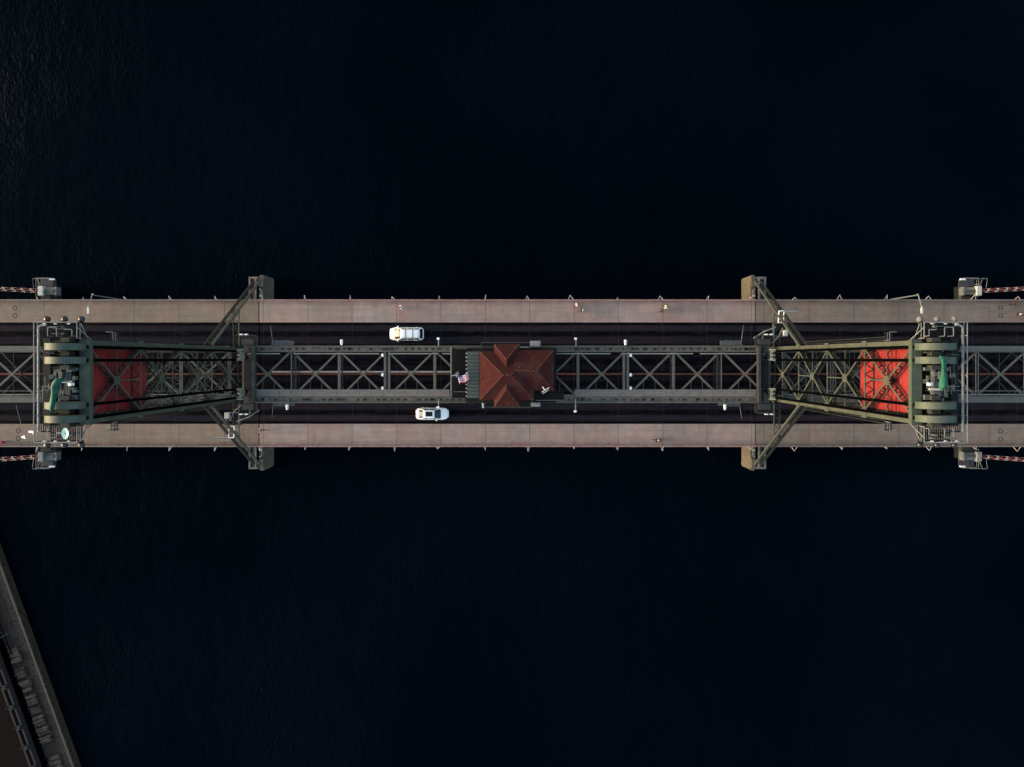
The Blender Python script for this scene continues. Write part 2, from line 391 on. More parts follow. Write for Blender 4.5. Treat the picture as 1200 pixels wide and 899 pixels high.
# ------------------------------------------------------------------ bank in the lower left corner
def bank():
    z = -6.8
    A = at(-60, 480, z).xy; B = at(160, 1087, z).xy   # waterline edge, runs beyond the frame
    d = (B - A).normalized(); nrm = Vector((d.y, -d.x))
    if nrm.x > 0: nrm = -nrm
    A = at(0, 640, z).xy
    def Q(u, v): p = A + d*u + nrm*v; return p      # u along, v inland (metres)
    U0, U1 = -60, 120
    def strip(name, v0, v1, z0, z1, m, kind='structure', u0=U0, u1=U1):
        mb = MB(); p = [Q(u0, v0), Q(u1, v0), Q(u1, v1), Q(u0, v1)]
        mb.prism([tuple(x) for x in p][::-1], z0, z1)
        o = mb.build(name, m)
        if kind: tag(o, kind=kind)
        return o
    M['bank'] = mat('bank_ground', (.024, .017, .0145), .9, 0, (.006, .005, .006), .35, .9, bump=.5, fine=3)  # bank colours kept dark: corner vignette is put into the albedo
    M['path'] = mat('bank_path', (.030, .022, .020), .9, 0, (.016, .013, .012), .5, .8)
    M['kerb'] = mat('bank_kerb', (.085, .075, .068), .9, 0, (.045, .04, .036), 1.5, .7)
    M['rock'] = mat('riprap_rock', (.052, .034, .020), .95, 0, (.016, .011, .007), 1.4, .9, bump=.6)
    M['slab'] = mat('slab_concrete', (.072, .056, .046), .95, 0, (.010, .009, .009), .9, 1, bump=1)
    M['fwy'] = mat('freeway_asphalt', (.0060, .0040, .0042), .95, 0, (.0026, .0020, .0028), .12, .9, spec=.05)
    M['parapet'] = mat('parapet_concrete', (.024, .020, .021), .9, 0, (.011, .010, .011), 1.2, .7)
    strip('riverbank', .9, 90, -9, z, 'bank')
    strip('footpath', 1.12, 2.2, z, z+.05, 'path')
    strip('kerb', .78, 1.10, z-.3, z+.18, 'kerb')
    # riprap: sloping apron of loose rocks
    random.seed(3); mb = MB()
    for i in range(1500):
        u = random.uniform(-20, 60); v = random.uniform(.58, .78); r = random.uniform(.08, .22)
        p = Q(u, v); zz = z - .1 + (v - .7) * 2.2
        o = len(mb.v); mb.ball((p.x, p.y, zz), r, 6, random.uniform(.6, 1))
        for k in range(o, len(mb.v)):
            x, y, q = mb.v[k]; mb.v[k] = (x+random.uniform(-.3, .3)*r, y+random.uniform(-.3, .3)*r, q+random.uniform(-.2, .2)*r)
    tag(mb.build('riprap', 'rock'), 'rough dark rocks along the water edge of the bank', 'rocks', kind='stuff')
    mb = MB(); p = [Q(U0, .58), Q(U1, .58), Q(U1, .8), Q(U0, .8)]
    mb.add([(p[0].x, p[0].y, z-.9), (p[1].x, p[1].y, z-.9), (p[2].x, p[2].y, z-.3), (p[3].x, p[3].y, z-.3)], [(0, 1, 2, 3)])
    mb.add([(p[0].x, p[0].y, z-9), (p[1].x, p[1].y, z-9), (p[1].x, p[1].y, z-.9), (p[0].x, p[0].y, z-.9)], [(0, 1, 2, 3)])
    tag(mb.build('bank_slope', 'rock'), kind='structure')
    # flat near-black strip painting the shadow between the slabs and the parapet
    strip('shadow_strip', 4.5, 5.6, z, z+.03, plain('painted_shadow_dark', (.0018, .0014, .0016), 1, spec=0))
    strip('freeway', 6.9, 60, z+.02, z+.6, 'fwy')
    random.seed(11); mb = MB()
    for i in range(1500):
        u = random.uniform(-12, 52); v = random.choice((random.gauss(2.3, .25), random.uniform(1.2, 4.4), random.gauss(4.4, .12))); rr = random.uniform(.05, .17)
        p = Q(u, v); mb.ball((p.x, p.y, z+.02), rr, 6, .8)
    tag(mb.build('rubble', 'rock'), 'loose dark rubble scattered on the bank beside the footpath', 'rubble', kind='stuff')
    # low stepped slabs (rubble) beside the path
    def along(py): # u for a row of the picture near the edge line
        return (py - 648) / .9404 / F * (CZ - z)
    spec = [(752, 2.6, 2.4), (772, 2.9, 1.6), (788, 2.6, 1.8), (805, 2.5, 1.6), (817, 2.4, 1.1), (829, 2.4, 1.5), (841, 2.4, 1.1), (851, 2.5, 1.0), (879, 2.3, 2.2), (896, 2.0, 1.4)]
    words = ['broad flat slab just below the white speck on the bank', 'dark slab between the broad flat one and the rounded row', 'slab with brown stains where the path narrows',
             'first rounded slab of the row beside the dark shadow strip', 'second rounded slab, lightly ribbed, in the row beside the dark shadow strip',
             'third slab of the row, palest one beside the dark shadow strip', 'fourth slab, short and squarish, beside the dark shadow strip',
             'last small slab of the row, darker than its neighbours', 'long tilted slab with bright ridges near the lower corner',
             'slab at the very bottom edge of the picture on the bank']
    for i, (py, v, lu) in enumerate(spec):
        u = (py - 640) / .94 / F * (CZ - z) + v*.36
        w = random.uniform(1.6, 1.95)
        mb = MB(); nseg = 3
        for k in range(nseg):     # ribs across
            a = u - lu/2 + lu*k/nseg; b2 = a + lu/nseg + .02
            ja, jb = random.uniform(-.25, .2), random.uniform(-.25, .3); q = [Q(a+jb*.3, v+ja), Q(b2+ja*.3, v+random.uniform(-.2, .1)), Q(b2+jb*.5, v+w+random.uniform(-.3, .2)), Q(a+ja*.6, v+w+jb)]
            mb.prism([tuple(x) for x in q][::-1], z-.1, z+.25+random.uniform(0, .3))
        tag(mb.build('concrete_slab', 'slab', bevel=.2), words[i], 'concrete slab', 'concrete slabs on the river bank')
    # parapet with two rails and post nodes
    e = empty('parapet', (*Q(0, 6), z), label='long dark parapet with paired rails and posts on the river bank', cat='parapet')
    e.location = (0, 0, 0)
    for v in (5.7, 6.55):
        mb = MB(); p = [Q(U0, v), Q(U1, v), Q(U1, v+.28), Q(U0, v+.28)]; mb.prism([tuple(x) for x in p][::-1], z, z+1.0); mb.build('rail', 'parapet', e)
    mb = MB(); p = [Q(U0, 6.0), Q(U1, 6.0), Q(U1, 6.53), Q(U0, 6.53)]; mb.prism([tuple(x) for x in p][::-1], z, z+.55); mb.build('deck', 'bank', e)
    for k in range(-4, 16):
        q = Q(k*3.35 + 1, 6.2); mb = MB(); mb.box(q.x-.32, q.x+.32, q.y-.3, q.y+.3, z+.4, z+1.35); mb.box(q.x-.7, q.x-.5, q.y-.1, q.y+.1, z+.9, z+1.5)
        mb.build('post', 'dark_machine', e)
    q = at(10, 742, z)
    t = empty('bank_lamp', (q.x, q.y, z), label='small white lamp head on a short post on the dark bank', cat='lamp')
    mb = MB(); mb.tube([(0, 0, 0), (0, 0, 3)], .06); mb.build('post', 'galv_dim', t)
    mb = MB(); mb.box(-.28, .2, -.12, .16, 3, 3.2); mb.build('lamp_head', 'white', t, bevel=.04)
    # a dark strip of conduit
    t = MB(); a = Q(9.5, 4.1); b2 = Q(17, 3.9); t.tube([(a.x, a.y, z+.3), (b2.x, b2.y, z+.3)], .1)
    tag(t.build('conduit', 'black_rope'), 'thin black conduit lying along the bank above the slabs', 'conduit')
bank()

# ================================================================== PIERS
def pier_head_poly(hw, y0, y1, c=.3):
    return [(hw, y0), (hw, y1-c), (hw-c, y1), (-hw+c, y1), (-hw, y1-c), (-hw, y0)]
for s in (-1, 1):
    side = 'left' if s < 0 else 'right'
    e = empty('bridge_pier', (s*37.8, 0, -8), label='stained concrete pier under the front legs of the ' + side + ' lift tower', cat='pier', group='concrete piers in the river')
    for sg in (-1, 1):
        mb = MB(); mb.prism([(x, sg*y) for x, y in pier_head_poly(.42, 9.0, 15.05, .22)][::sg], -2, 5.0)
        mb.build('pier_head', 'pier', e, bevel=.06)
        mb = MB(); mb.box(-.36, .36, sg*13.2, sg*14.6, 5.0, 5.35); mb.build('bearing_plinth', 'pier', e, bevel=.05)
        # steel fender frame beside the head
        x0, x1 = s*.46, s*1.72; y0, y1 = sg*10.4, sg*14.75; z = 5.4
        mb = MB()
        for (a, b) in (((x1, y0), (x1, y1)), ((x1, y1-sg*.15), (x0, y1-sg*.15)), ((x0+s*.35, y0), (x0+s*.35, y1-sg*.3))): mb.bar((*a, z), (*b, z), .24, .3)
        for x in (x1, x0+s*.35):
            for y in (y0, y1-sg*.2): mb.bar((x, y, -2), (x, y, z-.1), .24, .24)
        mb.build('fender_frame', 'fender_pink' if (sg > 0 and s < 0) else 'galv_dim', e)
        mb = MB(); mb.box(x0+s*.5, x1-s*.2, y0, y1-sg*.6, 4.7, 4.85); mb.box(x0+s*.5, x1-s*.2, sg*13.0, sg*14.1, 4.86, 5.3); mb.build('fender_deck', 'pier_blue', e)
        mb = MB(); mb.tube([(-s*.25, sg*10.7, 5.3), (-s*.25, sg*12.6, 5.9), (s*.15, sg*12.9, 5.6)], .06); mb.build('conduit', 'galv', e)
        mb = MB(); mb.box(s*-.1, s*.2, sg*11.7, sg*12, 5.0, 5.4); mb.build('junction_box', 'pale', e)
    mb = MB(); mb.box(-.4, .4, -9.0, 9.0, -2, 4.6); mb.build('pier_wall', 'pier', e)
    e = empty('bridge_pier', (s*70.5, 0, -8), label='blue grey concrete pier platform beyond the ' + side + ' tower, carrying the booms', cat='pier', group='concrete piers in the river')
    for sg in (-1, 1):
        mb = MB(); mb.prism([(x, sg*y) for x, y in [(p if p*s > 0 else p*.55, q) for p, q in pier_head_poly(1.3, 9.0, 14.4, .12)]][::sg], 4.2, 5.0); mb.build('pier_head', 'pier_blue', e, bevel=.08)
        mb = MB(); mb.box(s*.85, s*1.25, sg*9.0, sg*13.6, -2, 4.2); mb.build('shaft_wall', 'dark_machine', e)
        mb = MB(); mb.box(-1.1, .6, sg*12.5, sg*14.2, 5.0, 5.08); mb.box(-.9, .5, sg*11.2, sg*11.9, 5.0, 5.5); mb.build('plinth', 'pier_blue', e, bevel=.04)
    mb = MB(); mb.box(-.5, 1.0, -9.0, 9.0, -2, 4.4); mb.build('pier_wall', 'pier_blue', e)

# ================================================================== RED AND WHITE LATTICE BOOMS on the outer piers
def boom(s, sg):
    px0 = 48 if s < 0 else 1147; pys = 341 if sg > 0 else (535 if s < 0 else 535)
    base = at(px0 if s < 0 else px0, pys, -1.0)
    e = empty('lattice_boom', base, label='red and white lattice boom reaching out from the ' + ('upper' if sg > 0 else 'lower') + ' ' + ('left' if s < 0 else 'right') + ' pier',
              cat='boom', group='red and white lattice booms')
    L = 24; dy = sg*(.07 if sg < 0 else .05)
    for k in range(34):
        a = .3 + k*.7; mb = MB(); w = .27
        z0 = 0
        def pt(x, oy, oz): return (s*x, dy*x + oy, z0+oz)
        for oy, oz in ((-w, 0), (w, 0), (0, .5)): mb.tube([pt(a, oy, oz), pt(a+.7, oy, oz)], .028, 5)
        up = k % 2
        mb.tube([pt(a, -w if up else w, 0), pt(a+.7, w if up else -w, 0)], .055 if k % 2 else .035, 5)
        mb.tube([pt(a+.35, -w, 0), pt(a+.35, 0, .5), pt(a+.35, w, 0)], .03, 5)
        mb.build('boom_segment', 'barrier_white' if k % 2 else 'barrier_red', e)
    h = 'pale' if not (s > 0 and sg > 0) else 'cloth_tan'
    mb = MB(); mb.box(-s*2.2, s*.3, -.55, .55, -1.6, -.2); mb.build('machine_housing', 'boom_housing' if sg > 0 else 'galv_dim', e, bevel=.08)
    mb = MB(); mb.box(-s*2.3, -s*2.0, -.65, .65, -1.3, -.1); mb.build('end_plate', 'galv_dim', e, bevel=.04); mb = MB(); mb.box(-s*.4, s*.35, -.72, .72, -.6, .25); mb.build('pivot_head', 'pale' if sg > 0 else 'galv', e, bevel=.05)
    mb = MB(); mb.box(-s*1.9, -s*.6, -.18, .18, -.19, .02); mb.build('hydraulic_ram', 'cover', e)
    mb = MB(); mb.tube([(s*.3, sg*.6, -.5), (s*.9, sg*2.0, -.5), (s*1.6, sg*1.9, -.5)], .05, 5); mb.tube([(-s*1.0, sg*1.9, -.5), (s*1.6, sg*1.9, -.5), (s*1.4, sg*.5, -.5)], .05, 5); mb.build('stay_frame', 'galv_dim', e)
M['boom_housing'] = mat('boom_housing', (.24, .21, .14), .6, 0, (.18, .16, .11), 2, .6)
for s in (-1, 1):
    for sg in (-1, 1): boom(s, sg)
for s in (-1, 1):          # inspection frames on top of the outer pier heads
    for sg in (-1, 1):
        q = Vector((s*70.2, sg*12.95, -3.0))
        e = empty('pier_railing', q, label='thin grey railing with white box on the ' + ('upper' if sg > 0 else 'lower') + ' ' + ('left' if s < 0 else 'right') + ' outer pier', cat='railing', group='railings on the outer piers')
        mb = MB(); mb.rail([(-s*.5, sg*1.55, .02), (s*1.7, sg*1.55, .02), (s*1.7, -sg*1.3, .02)], 1.1, 1.1, .03); mb.build('rail', 'galv', e)
        mb = MB(); mb.bar((s*1.4, sg*1.55, -.3), (s*1.8, sg*1.55, -.3), .08, .3); mb.box(s*1.4, s*1.75, -sg*1.4, sg*1.6, -.12, -.02); mb.build('ledge', 'dark_machine', e)
        mb = MB(); mb.box(-s*.9, -s*.05, sg*1.25, sg*1.5, .5, .75); mb.build('lamp_box', 'white', e, bevel=.03)

# ================================================================== LIFT SPAN
ZT = 9.0; YT = 3.53
def lift_span():
    e = empty('lift_span', (0, 0, 0), label='long grey steel lift span trusswork with cross braced top between the two towers', cat='bridge span')
    pts = [(-5.5+i)*P for i in range(12)]
    for s in (1, -1):
        mb = MB(); x0, x1 = -36.6, 36.6
        mb.box(x0, x1, s*(YT-.33), s*(YT-.13), ZT-.5, ZT); mb.box(x0, x1, s*(YT+.13), s*(YT+.33), ZT-.5, ZT); mb.box(x0, x1, s*(YT-.13), s*(YT+.13), ZT-.5, ZT-.22)
        xx = x0
        while xx < x1 - .6:
            mb.box(xx, xx+random.choice((.35, .5, .8)), s*(YT-.129), s*(YT+.129), ZT-.06, ZT-.02); xx += .95
        mb.box(x0, x1, s*(YT+.30), s*(YT+.46), ZT+.004, ZT+.12)
        mb.box(x0, x1, s*(YT-.44), s*(YT-.38), ZT-.5, ZT+.06)
        for i in range(11):       # splice and batten plates
            x = pts[i] + random.uniform(1.5, 5); mb.box(x, x+.9, s*(YT-.3), s*(YT+.28), ZT+.004, ZT+.03)
        mb.build('top_chord', 'steel_span', e)
        mb = MB(); mb.cur = 0
        for i in range(24):
            x = random.uniform(-35, 35)
            if abs(x) < 6: continue
            mb.box(x, x+random.uniform(.2, .45), s*(YT-.16), s*(YT+.12), ZT+.035, ZT+.10)
        mb.build('chord_opening', 'dark_machine', e)
        mb = MB(); mb.box(-37, 37, s*(YT-.3), s*(YT+.3), -.3, .25); mb.build('bottom_chord', 'steel_span', e)
        mb = MB()
        for i in range(12):
            mb.bar((pts[i], s*YT, .2), (pts[i], s*YT, ZT-.5), .35, .35)
        for i in range(11):
            if i < 5: mb.bar((pts[i], s*YT, ZT-.4), (pts[i+1], s*YT, .2), .3, .3)
            elif i > 5: mb.bar((pts[i+1], s*YT, ZT-.4), (pts[i], s*YT, .2), .3, .3)
            else: mb.bar((pts[i], s*YT, ZT-.4), (pts[i+1], s*YT, .2), .2, .2); mb.bar((pts[i+1], s*YT, ZT-.4), (pts[i], s*YT, .2), .2, .2)
        mb.build('side_truss', 'steel_span', e)
    yi = YT-.42
    for i in range(11):
        a, b = pts[i], pts[i+1]; c = (a+b)/2; mb = MB(); g = .2
        for (p, q) in (((a+g, yi), (b-g, -yi)), ((a+g, -yi), (b-g, yi))): mb.bar((*p, ZT-.18), (*q, ZT-.18-.0), .26, .18)
        mb.v = [(x, y, z + (.02 if k < 8 else 0)) for k, (x, y, z) in enumerate(mb.v)]
        mb.box(c-.32, c+.32, -.26, .26, ZT-.075, ZT-.05)
        mb.build('cross_brace', 'steel_span', e)
    for i in range(12):
        x = pts[i]; mb = MB()
        if i in (3, 8):      # double portal struts
            d = -.28 if i == 3 else .28
            mb.box(x-.42, x-.12, -yi, yi, ZT-.4, ZT-.0); mb.box(x+.16, x+.44, -yi, yi, ZT-.4, ZT-.0)
            mb.box(x-.12, x+.16, -yi, yi, ZT-.40, ZT-.36)
        elif i in (1, 10):
            mb.laced((x, -yi, ZT-.05), (x, yi, ZT-.05), .10, .62, (-1 if x > 0 else 1, 0, 0), .14, .5)
            mb.laced((x, -yi, ZT-2.4), (x, yi, ZT-2.4), .10, .5, (-1 if x > 0 else 1, 0, 0), .1, .5)
        else:
            mb.bar((x, -yi, ZT-.14), (x, yi, ZT-.14), .36, .28)
        mb.build('strut', 'steel_span', e)
        if 0 < i < 11 and i not in (5, 6):
            mb = MB(); mb.bar((x, -yi, ZT-2.2), (x, yi, ZT-2.2), .16, .16)
            for s in (-1, 1): mb.bar((x, s*yi, ZT-3.4), (x, s*1.4, ZT-2.2), .12, .12)
            for s in (-1, 1): mb.bar((x, s*yi, ZT-2.2), (x, 0, ZT-.5), .1, .1)
            mb.build('sway_frame', 'steel_shaded', e)
    for i in range(11):      # light hangers that carry the catwalk
        if i in (5,): continue
        c = (pts[i]+pts[i+1])/2; mb = MB()
        for dx in (-.8, .8): mb.bar((c+dx, -yi, ZT-.5), (c+dx, -.7, ZT-.5), .07, .1)
        mb.build('catwalk_bracket', 'steel_span', e)
    # catwalk on the lower truss
    for (x0, x1) in ((-34.8, -7.9), (9.5, 34.8)):
        mb = MB(); x = x0
        while x < x1:
            w = min(1.6, x1-x); mb.box(x, x+w-.03, -3.08, -2.15, ZT+.02, ZT+.07+random.uniform(0, .01)); x += w
        cw = mb.build('catwalk', 'catwalk', e)
        mb = MB(); mb.rail([(x0, -2.12, ZT+.07), (x1, -2.12, ZT+.07)], 1.0, 1.66, .022); mb.rail([(x0, -3.95, ZT+.02), (x1, -3.95, ZT+.02)], .5, 1.66, .02, False)
        mb.build('catwalk_rail', 'galv_dim', cw)
    mb = MB()
    for (x0, x1) in ((-36, -31.5), (-29.6, -17.7), (-16.4, -9.5), (-8.9, -4.2), (5.8, 14.5), (16, 26), (27, 36)):
        mb.tube([(x0, 2.86, ZT+.08), (x1, 2.86, ZT+.08)], .07)
    mb.build('conduit', 'pale_conduit', e)
    mb = MB()
    for x in pts: mb.box(x-.3, x+.3, -7.4, 7.4, -1.4, -.52)
    for y in (-6.5, -5, -2, 0, 2, 5, 6.5): mb.box(-37, 37, y-.15, y+.15, -1.1, -.51)
    mb.build('floor_beams', 'steel_span', e)
    for s in (-1, 1):   # lifting girders at the span ends
        mb = MB(); mb.box(s*34.85, s*35.2, -3.9, 3.9, 9.05, 10.0); mb.tube([(s*34.75, -3.9, 10.4), (s*34.75, 3.9, 10.4)], .05); mb.box(s*35.2, s*35.9, -3.9, 3.9, 9.02, 9.06); mb.build('lifting_girder', 'end_steel', e)
        mb = MB(); mb.box(s*35.4, s*36.4, -2.0, 2.0, 9.2, 9.5)
        for y in (-2, 2): mb.box(s*35.2, s*36.8, y-.05, y+.05, 9.4, 10.4)
        mb.build('equalizer_tray', 'dark_machine', e)
        for sg in (-1, 1):
            mb = MB()
            for yy in (2.13, 2.65, 3.2): mb.box(s*36.55, s*36.95, sg*(yy-.16), sg*(yy+.16), 9.6, 10.6)
            mb.box(s*36.45, s*36.75, sg*1.9, sg*3.5, 10.0, 10.3)
            for yy in (2.0, 3.4): mb.tube([(s*36.2, sg*yy, 10.3), (s*37.0, sg*yy, 10.8)], .12)
            mb.build('rope_socket', 'pale_green', e, bevel=.03)
            mb = MB(); mb.grating(s*34.6, s*37.3, sg*4.0, sg*5.4, 8.78, .25, .08)
            mb.rail([(s*34.6, sg*4.0, 8.78), (s*34.6, sg*5.4, 8.78), (s*37.3, sg*5.4, 8.78)], 1.1, 1.0, .03)
            mb.box(s*35.1, s*36.7, sg*4.1, sg*4.9, 8.8, 9.4)
            mb.build('end_platform', 'end_steel', e)
        sg = 1 if s < 0 else -1
        for sg in (1, -1):
            if s > 0 and sg > 0: pass
            for dx in (-.35, .35):
                mb = MB(); mb.box(s*36.4+dx-.22, s*36.4+dx+.22, sg*5.42, sg*5.62, 9.4, 9.75); mb.build('floodlight', 'white', e, bevel=.03)
    return e
M['end_steel'] = mat('end_steel', (.045, .05, .045), .8, 0, (.02, .024, .022), 1.5, .7)
M['pale_conduit'] = mat('pale_conduit', (.3, .3, .26), .6, 0, (.2, .2, .17), 1, .6)
M['pale_green'] = mat('pale_green_cast', (.20, .22, .18), .6, 0, (.1, .11, .09), 3, .7)
lift_span()

# ================================================================== APPROACH TRUSSES
def approach(s):
    e = empty('approach_truss', (s*38.5, 0, 0), label='blue grey fixed truss running under and beyond the ' + ('left' if s < 0 else 'right') + ' tower', cat='bridge span', group='fixed spans either side of the towers')
    Pf = 6.75; pts = [.1 + Pf*i for i in range(10)]
    for sg in (-1, 1):
        mb = MB(); mb.box(s*pts[0], s*pts[-1], sg*(YT-.38), sg*(YT+.42), ZT-.5, ZT)
        mb.box(s*pts[0], s*pts[-1], sg*(YT-.47), sg*(YT-.4), ZT-.5, ZT+.05); mb.build('top_chord', 'steel_fixed', e)
        mb = MB(); mb.box(s*pts[0], s*pts[-1], sg*(YT-.3), sg*(YT+.3), -.3, .25); mb.build('bottom_chord', 'steel_fixed', e)
        mb = MB()
        for i, x in enumerate(pts):
            mb.bar((s*x, sg*YT, .2), (s*x, sg*YT, ZT-.5), .3, .3)
            if i < len(pts)-1:
                if i % 2: mb.bar((s*x, sg*YT, .2), (s*pts[i+1], sg*YT, ZT-.5), .28, .28)
                else: mb.bar((s*x, sg*YT, ZT-.5), (s*pts[i+1], sg*YT, .2), .28, .28)
        mb.build('side_truss', 'steel_fixed', e)
    yi = YT-.46
    for i in range(9):
        a, b = s*pts[i], s*pts[i+1]; mb = MB()
        for (p, q, z) in (((a, yi), (b, -yi), ZT-.16), ((a, -yi), (b, yi), ZT-.19)): mb.bar((*p, z), (*q, z), .26, .18)
        c = (a+b)/2; mb.box(c-.3, c+.3, -.25, .25, ZT-.065, ZT-.045)
        mb.build('cross_brace', 'steel_fixed', e)
        mb = MB()
        for (p, q) in (((a, yi), (c, 0)), ((b, -yi), (c, 0)), ((a, -yi), (c, 0)), ((b, yi), (c, 0))): mb.bar((*p, ZT-3.2), (*q, ZT-2.4), .12, .1)
        mb.bar((c, -yi, ZT-.5), (c, yi, ZT-.5), .07, .1)
        mb.build('sway_brace', 'steel_shaded', e)
    for i in range(0, 10):
        x = s*pts[i]; mb = MB()
        mb.laced((x-.15, -yi, ZT-.05), (x-.15, yi, ZT-.05), .12, .34, (1, 0, 0), .12, .5)
        mb.build('strut', 'steel_fixed', e)
    mb = MB(); mb.rail([(s*pts[0], -2.3, ZT), (s*pts[-1], -2.3, ZT)], .9, 1.7, .02); mb.tube([(s*pts[0], -2.8, ZT+.1), (s*pts[-1], -2.8, ZT+.1)], .06)
    mb.build('pipe_rail', 'galv_dim', e)
    mb = MB()
    for x in pts: mb.box(s*x-.3, s*x+.3, -7.4, 7.4, -1.4, -.52)
    for y in (-6.5, -5, -2, 0, 2, 5, 6.5): mb.box(s*pts[0], s*pts[-1], y-.15, y+.15, -1.1, -.51)
    mb.build('floor_beams', 'steel_fixed', e)
    e2 = e
    # children were built in coordinates local to the empty
for s in (-1, 1): approach(s)

# ================================================================== LIFT TOWERS
XF, XR0, XR1 = 37.75, 41.6, 52.0; ZTOP = 48.2
LV = [5.0, 17.8, 27.6, 38.0, 48.2]
def xr(z): return XR0 + (XR1 - XR0) * (ZTOP - z) / (ZTOP - .3)
def tower(s):
    side = 'left' if s < 0 else 'right'
    e = empty('lift_tower', (s*44, 0, 0), label=('grey green' if s < 0 else 'warm lit olive green') + ' steel lift tower at the ' + side + ' end of the lift span', cat='bridge tower', group='lift towers')
    o = -s*44     # local x offset helper
    def L(x, y, z): return (s*x + o, y, z)
    def B(mb, x0, x1, y0, y1, z0, z1): return mb.box(s*x0+o, s*x1+o, y0, y1, z0, z1)
    for sg in (-1, 1):
        mb = MB(); B(mb, XF-.06, XF, sg*(3.5-.32), sg*(3.5+.32), -2, ZTOP)
        mb.laced(L(XF, sg*3.5, .2), L(XF, sg*3.5, ZTOP), .62, .8, (s, 0, 0), .07, .7)
        for z in LV[1:4] + [7.5]: B(mb, XF-.12, XF-.062, sg*3.5-.5, sg*3.5+.5, z-.6, z+.6)
        mb.build('column', 'steel_tower', e)
        mb = MB(); mb.laced(L(XR1, sg*3.55, .3), L(XR0, sg*3.55, ZTOP), .6, .7, (s, 0, 0), .07, .8); mb.build('inclined_leg', 'steel_tower', e)
        mb = MB()
        for a, b in zip(LV, LV[1:]):
            mb.laced(L(XF+.9, sg*3.5, a), L(xr(a), sg*3.5, a), .2, .5, (0, -sg, 0), .06, .8)
            mb.laced(L(XF+.9, sg*3.5, a), L(xr(b), sg*3.5, b), .2, .4, (0, -sg, 0), .06, .8)
        mb.build('side_brace', 'steel_shaded', e)
        # outrigger strut from the pier to the column
        mb = MB(); p = L(XF+.1, sg*14.0, -2.2); q = L(XF+.1, sg*3.95, 17.6)
        mb.laced(p, q, .28, .95, (s, 0, 0), .28, .7); mb.build('outrigger', 'steel_tower', e)
        mb = MB(); mb.laced(L(XF+.05, sg*9.2, 7.4), L(XF+.05, sg*3.9, 7.4), .2, .8, (s, 0, 0), .14, .6); mb.build('outrigger_tie', 'steel_tower', e)
    # front and rear bracing panels
    for a, b in zip(LV, LV[1:]):
        c = (a+b)/2; y = 3.15; mb = MB()
        D = (s, 0, 0)
        for (p, q) in (((-y, a), (y, b)), ((y, a), (-y, b))):
            mb.laced(L(XF, *p), L(XF, *q), .20, .62, D, .06, .5)
        mb.laced(L(XF, 0, a), L(XF, 0, c), .12, .5, D, .06, .6); mb.laced(L(XF, -y, c), L(XF, y, c), .10, .5, D, .05, .6)
        B(mb, XF-.06, XF-.035, -.42, .42, c-.62, c+.62)
        mb.build('front_cross_brace', ['steel_tower'], e)
        mb = MB()
        pa = (xr(a), xr(b))
        mb.laced(L(pa[0], -y, a), L(pa[1], y, b), .16, .5, D, .06, .6); mb.laced(L(pa[0], y, a), L(pa[1], -y, b), .16, .5, D, .06, .6)
        mb.laced(L(xr(c), -y, c), L(xr(c), y, c), .12, .4, D, .06, .6)
        mb.build('rear_cross_brace', 'steel_shaded', e)
    for z in LV[:4]:
        mb = MB(); mb.laced(L(XF, -3.2, z), L(XF, 3.2, z), .2, .95, (s, 0, 0), .1, .5); mb.build('front_strut', 'steel_tower', e)
        mb = MB(); mb.laced(L(xr(z), -3.2, z), L(xr(z), 3.2, z), .2, .8, (s, 0, 0), .1, .5); mb.build('rear_strut', 'steel_shaded', e)
    # head: front girder, rear girder, longitudinal beams
    mb = MB(); B(mb, XF-.25, XF+.70, -3.9, 3.9, 48.1, 48.7)
    for y in (-3.1, -1.9, -.1, 1.8, 3.0): B(mb, XF-.26, XF+.71, y-.05, y+.05, 48.7, 48.78)
    mb.build('head_girder', 'cover', e)
    mb = MB(); B(mb, 41.2, 41.9, -4.0, 4.0, 47.2, 48.5)
    for y in (-3.75, -2.65, -1.35, 1.35, 2.65, 3.75): B(mb, XF+.7, 41.2, y-.12, y+.12, 47.3, 48.45)
    mb.build('head_beams', 'dark_machine', e)
    ys = [3.22, 2.0, -2.05, -3.25]
    for y in ys:
        cx, cz, r = 39.35, 49.15, 1.78; mb = MB(); n = 28; w = .31
        for k in range(n):
            t0, t1 = math.pi*k/n, math.pi*(k+1)/n
            q = []
            for t in (t0, t1):
                for rr in (r, r-.06): q.append((cx - math.cos(t)*rr, cz + math.sin(t)*rr))
            vs = [L(q[0][0], y-w, q[0][1]), L(q[2][0], y-w, q[2][1]), L(q[2][0], y+w, q[2][1]), L(q[0][0], y+w, q[0][1]),
                  L(q[1][0], y-w, q[1][1]), L(q[3][0], y-w, q[3][1]), L(q[3][0], y+w, q[3][1]), L(q[1][0], y+w, q[1][1])]
            mb.add(vs, [(0, 1, 2, 3), (7, 6, 5, 4), (0, 4, 5, 1), (3, 2, 6, 7)])
        for yy in (y-w-.02, y+w):
            poly = [(cx - math.cos(math.pi*k/12)*r, cz + math.sin(math.pi*k/12)*r) for k in range(13)]
            vs = [L(x, yy, z) for x, z in poly] + [L(x, yy+.02, z) for x, z in poly]
            mb.add(vs, [tuple(range(13)), tuple(range(13, 26))[::-1]])
        mb.build('sheave_cover', 'cover', e)
        mb = MB(); mb.tube([L(cx, y-.2, cz), L(cx, y+.2, cz)], 1.6, 24); mb.build('sheave', 'dark_machine', e)
    for sg in (-1, 1):
        mb = MB(); mb.tube([L(39.35, sg*1.5, 49.15), L(39.35, sg*3.8, 49.15)], .22, 10); mb.build('shaft', 'dark_machine', e)
    for y in (1.35, 2.6, 3.85, -1.4, -2.65, -3.85):
        mb = MB(); B(mb, 38.95, 39.75, y-.2, y+.2, 48.4, 49.5); mb.build('bearing', 'end_steel', e)
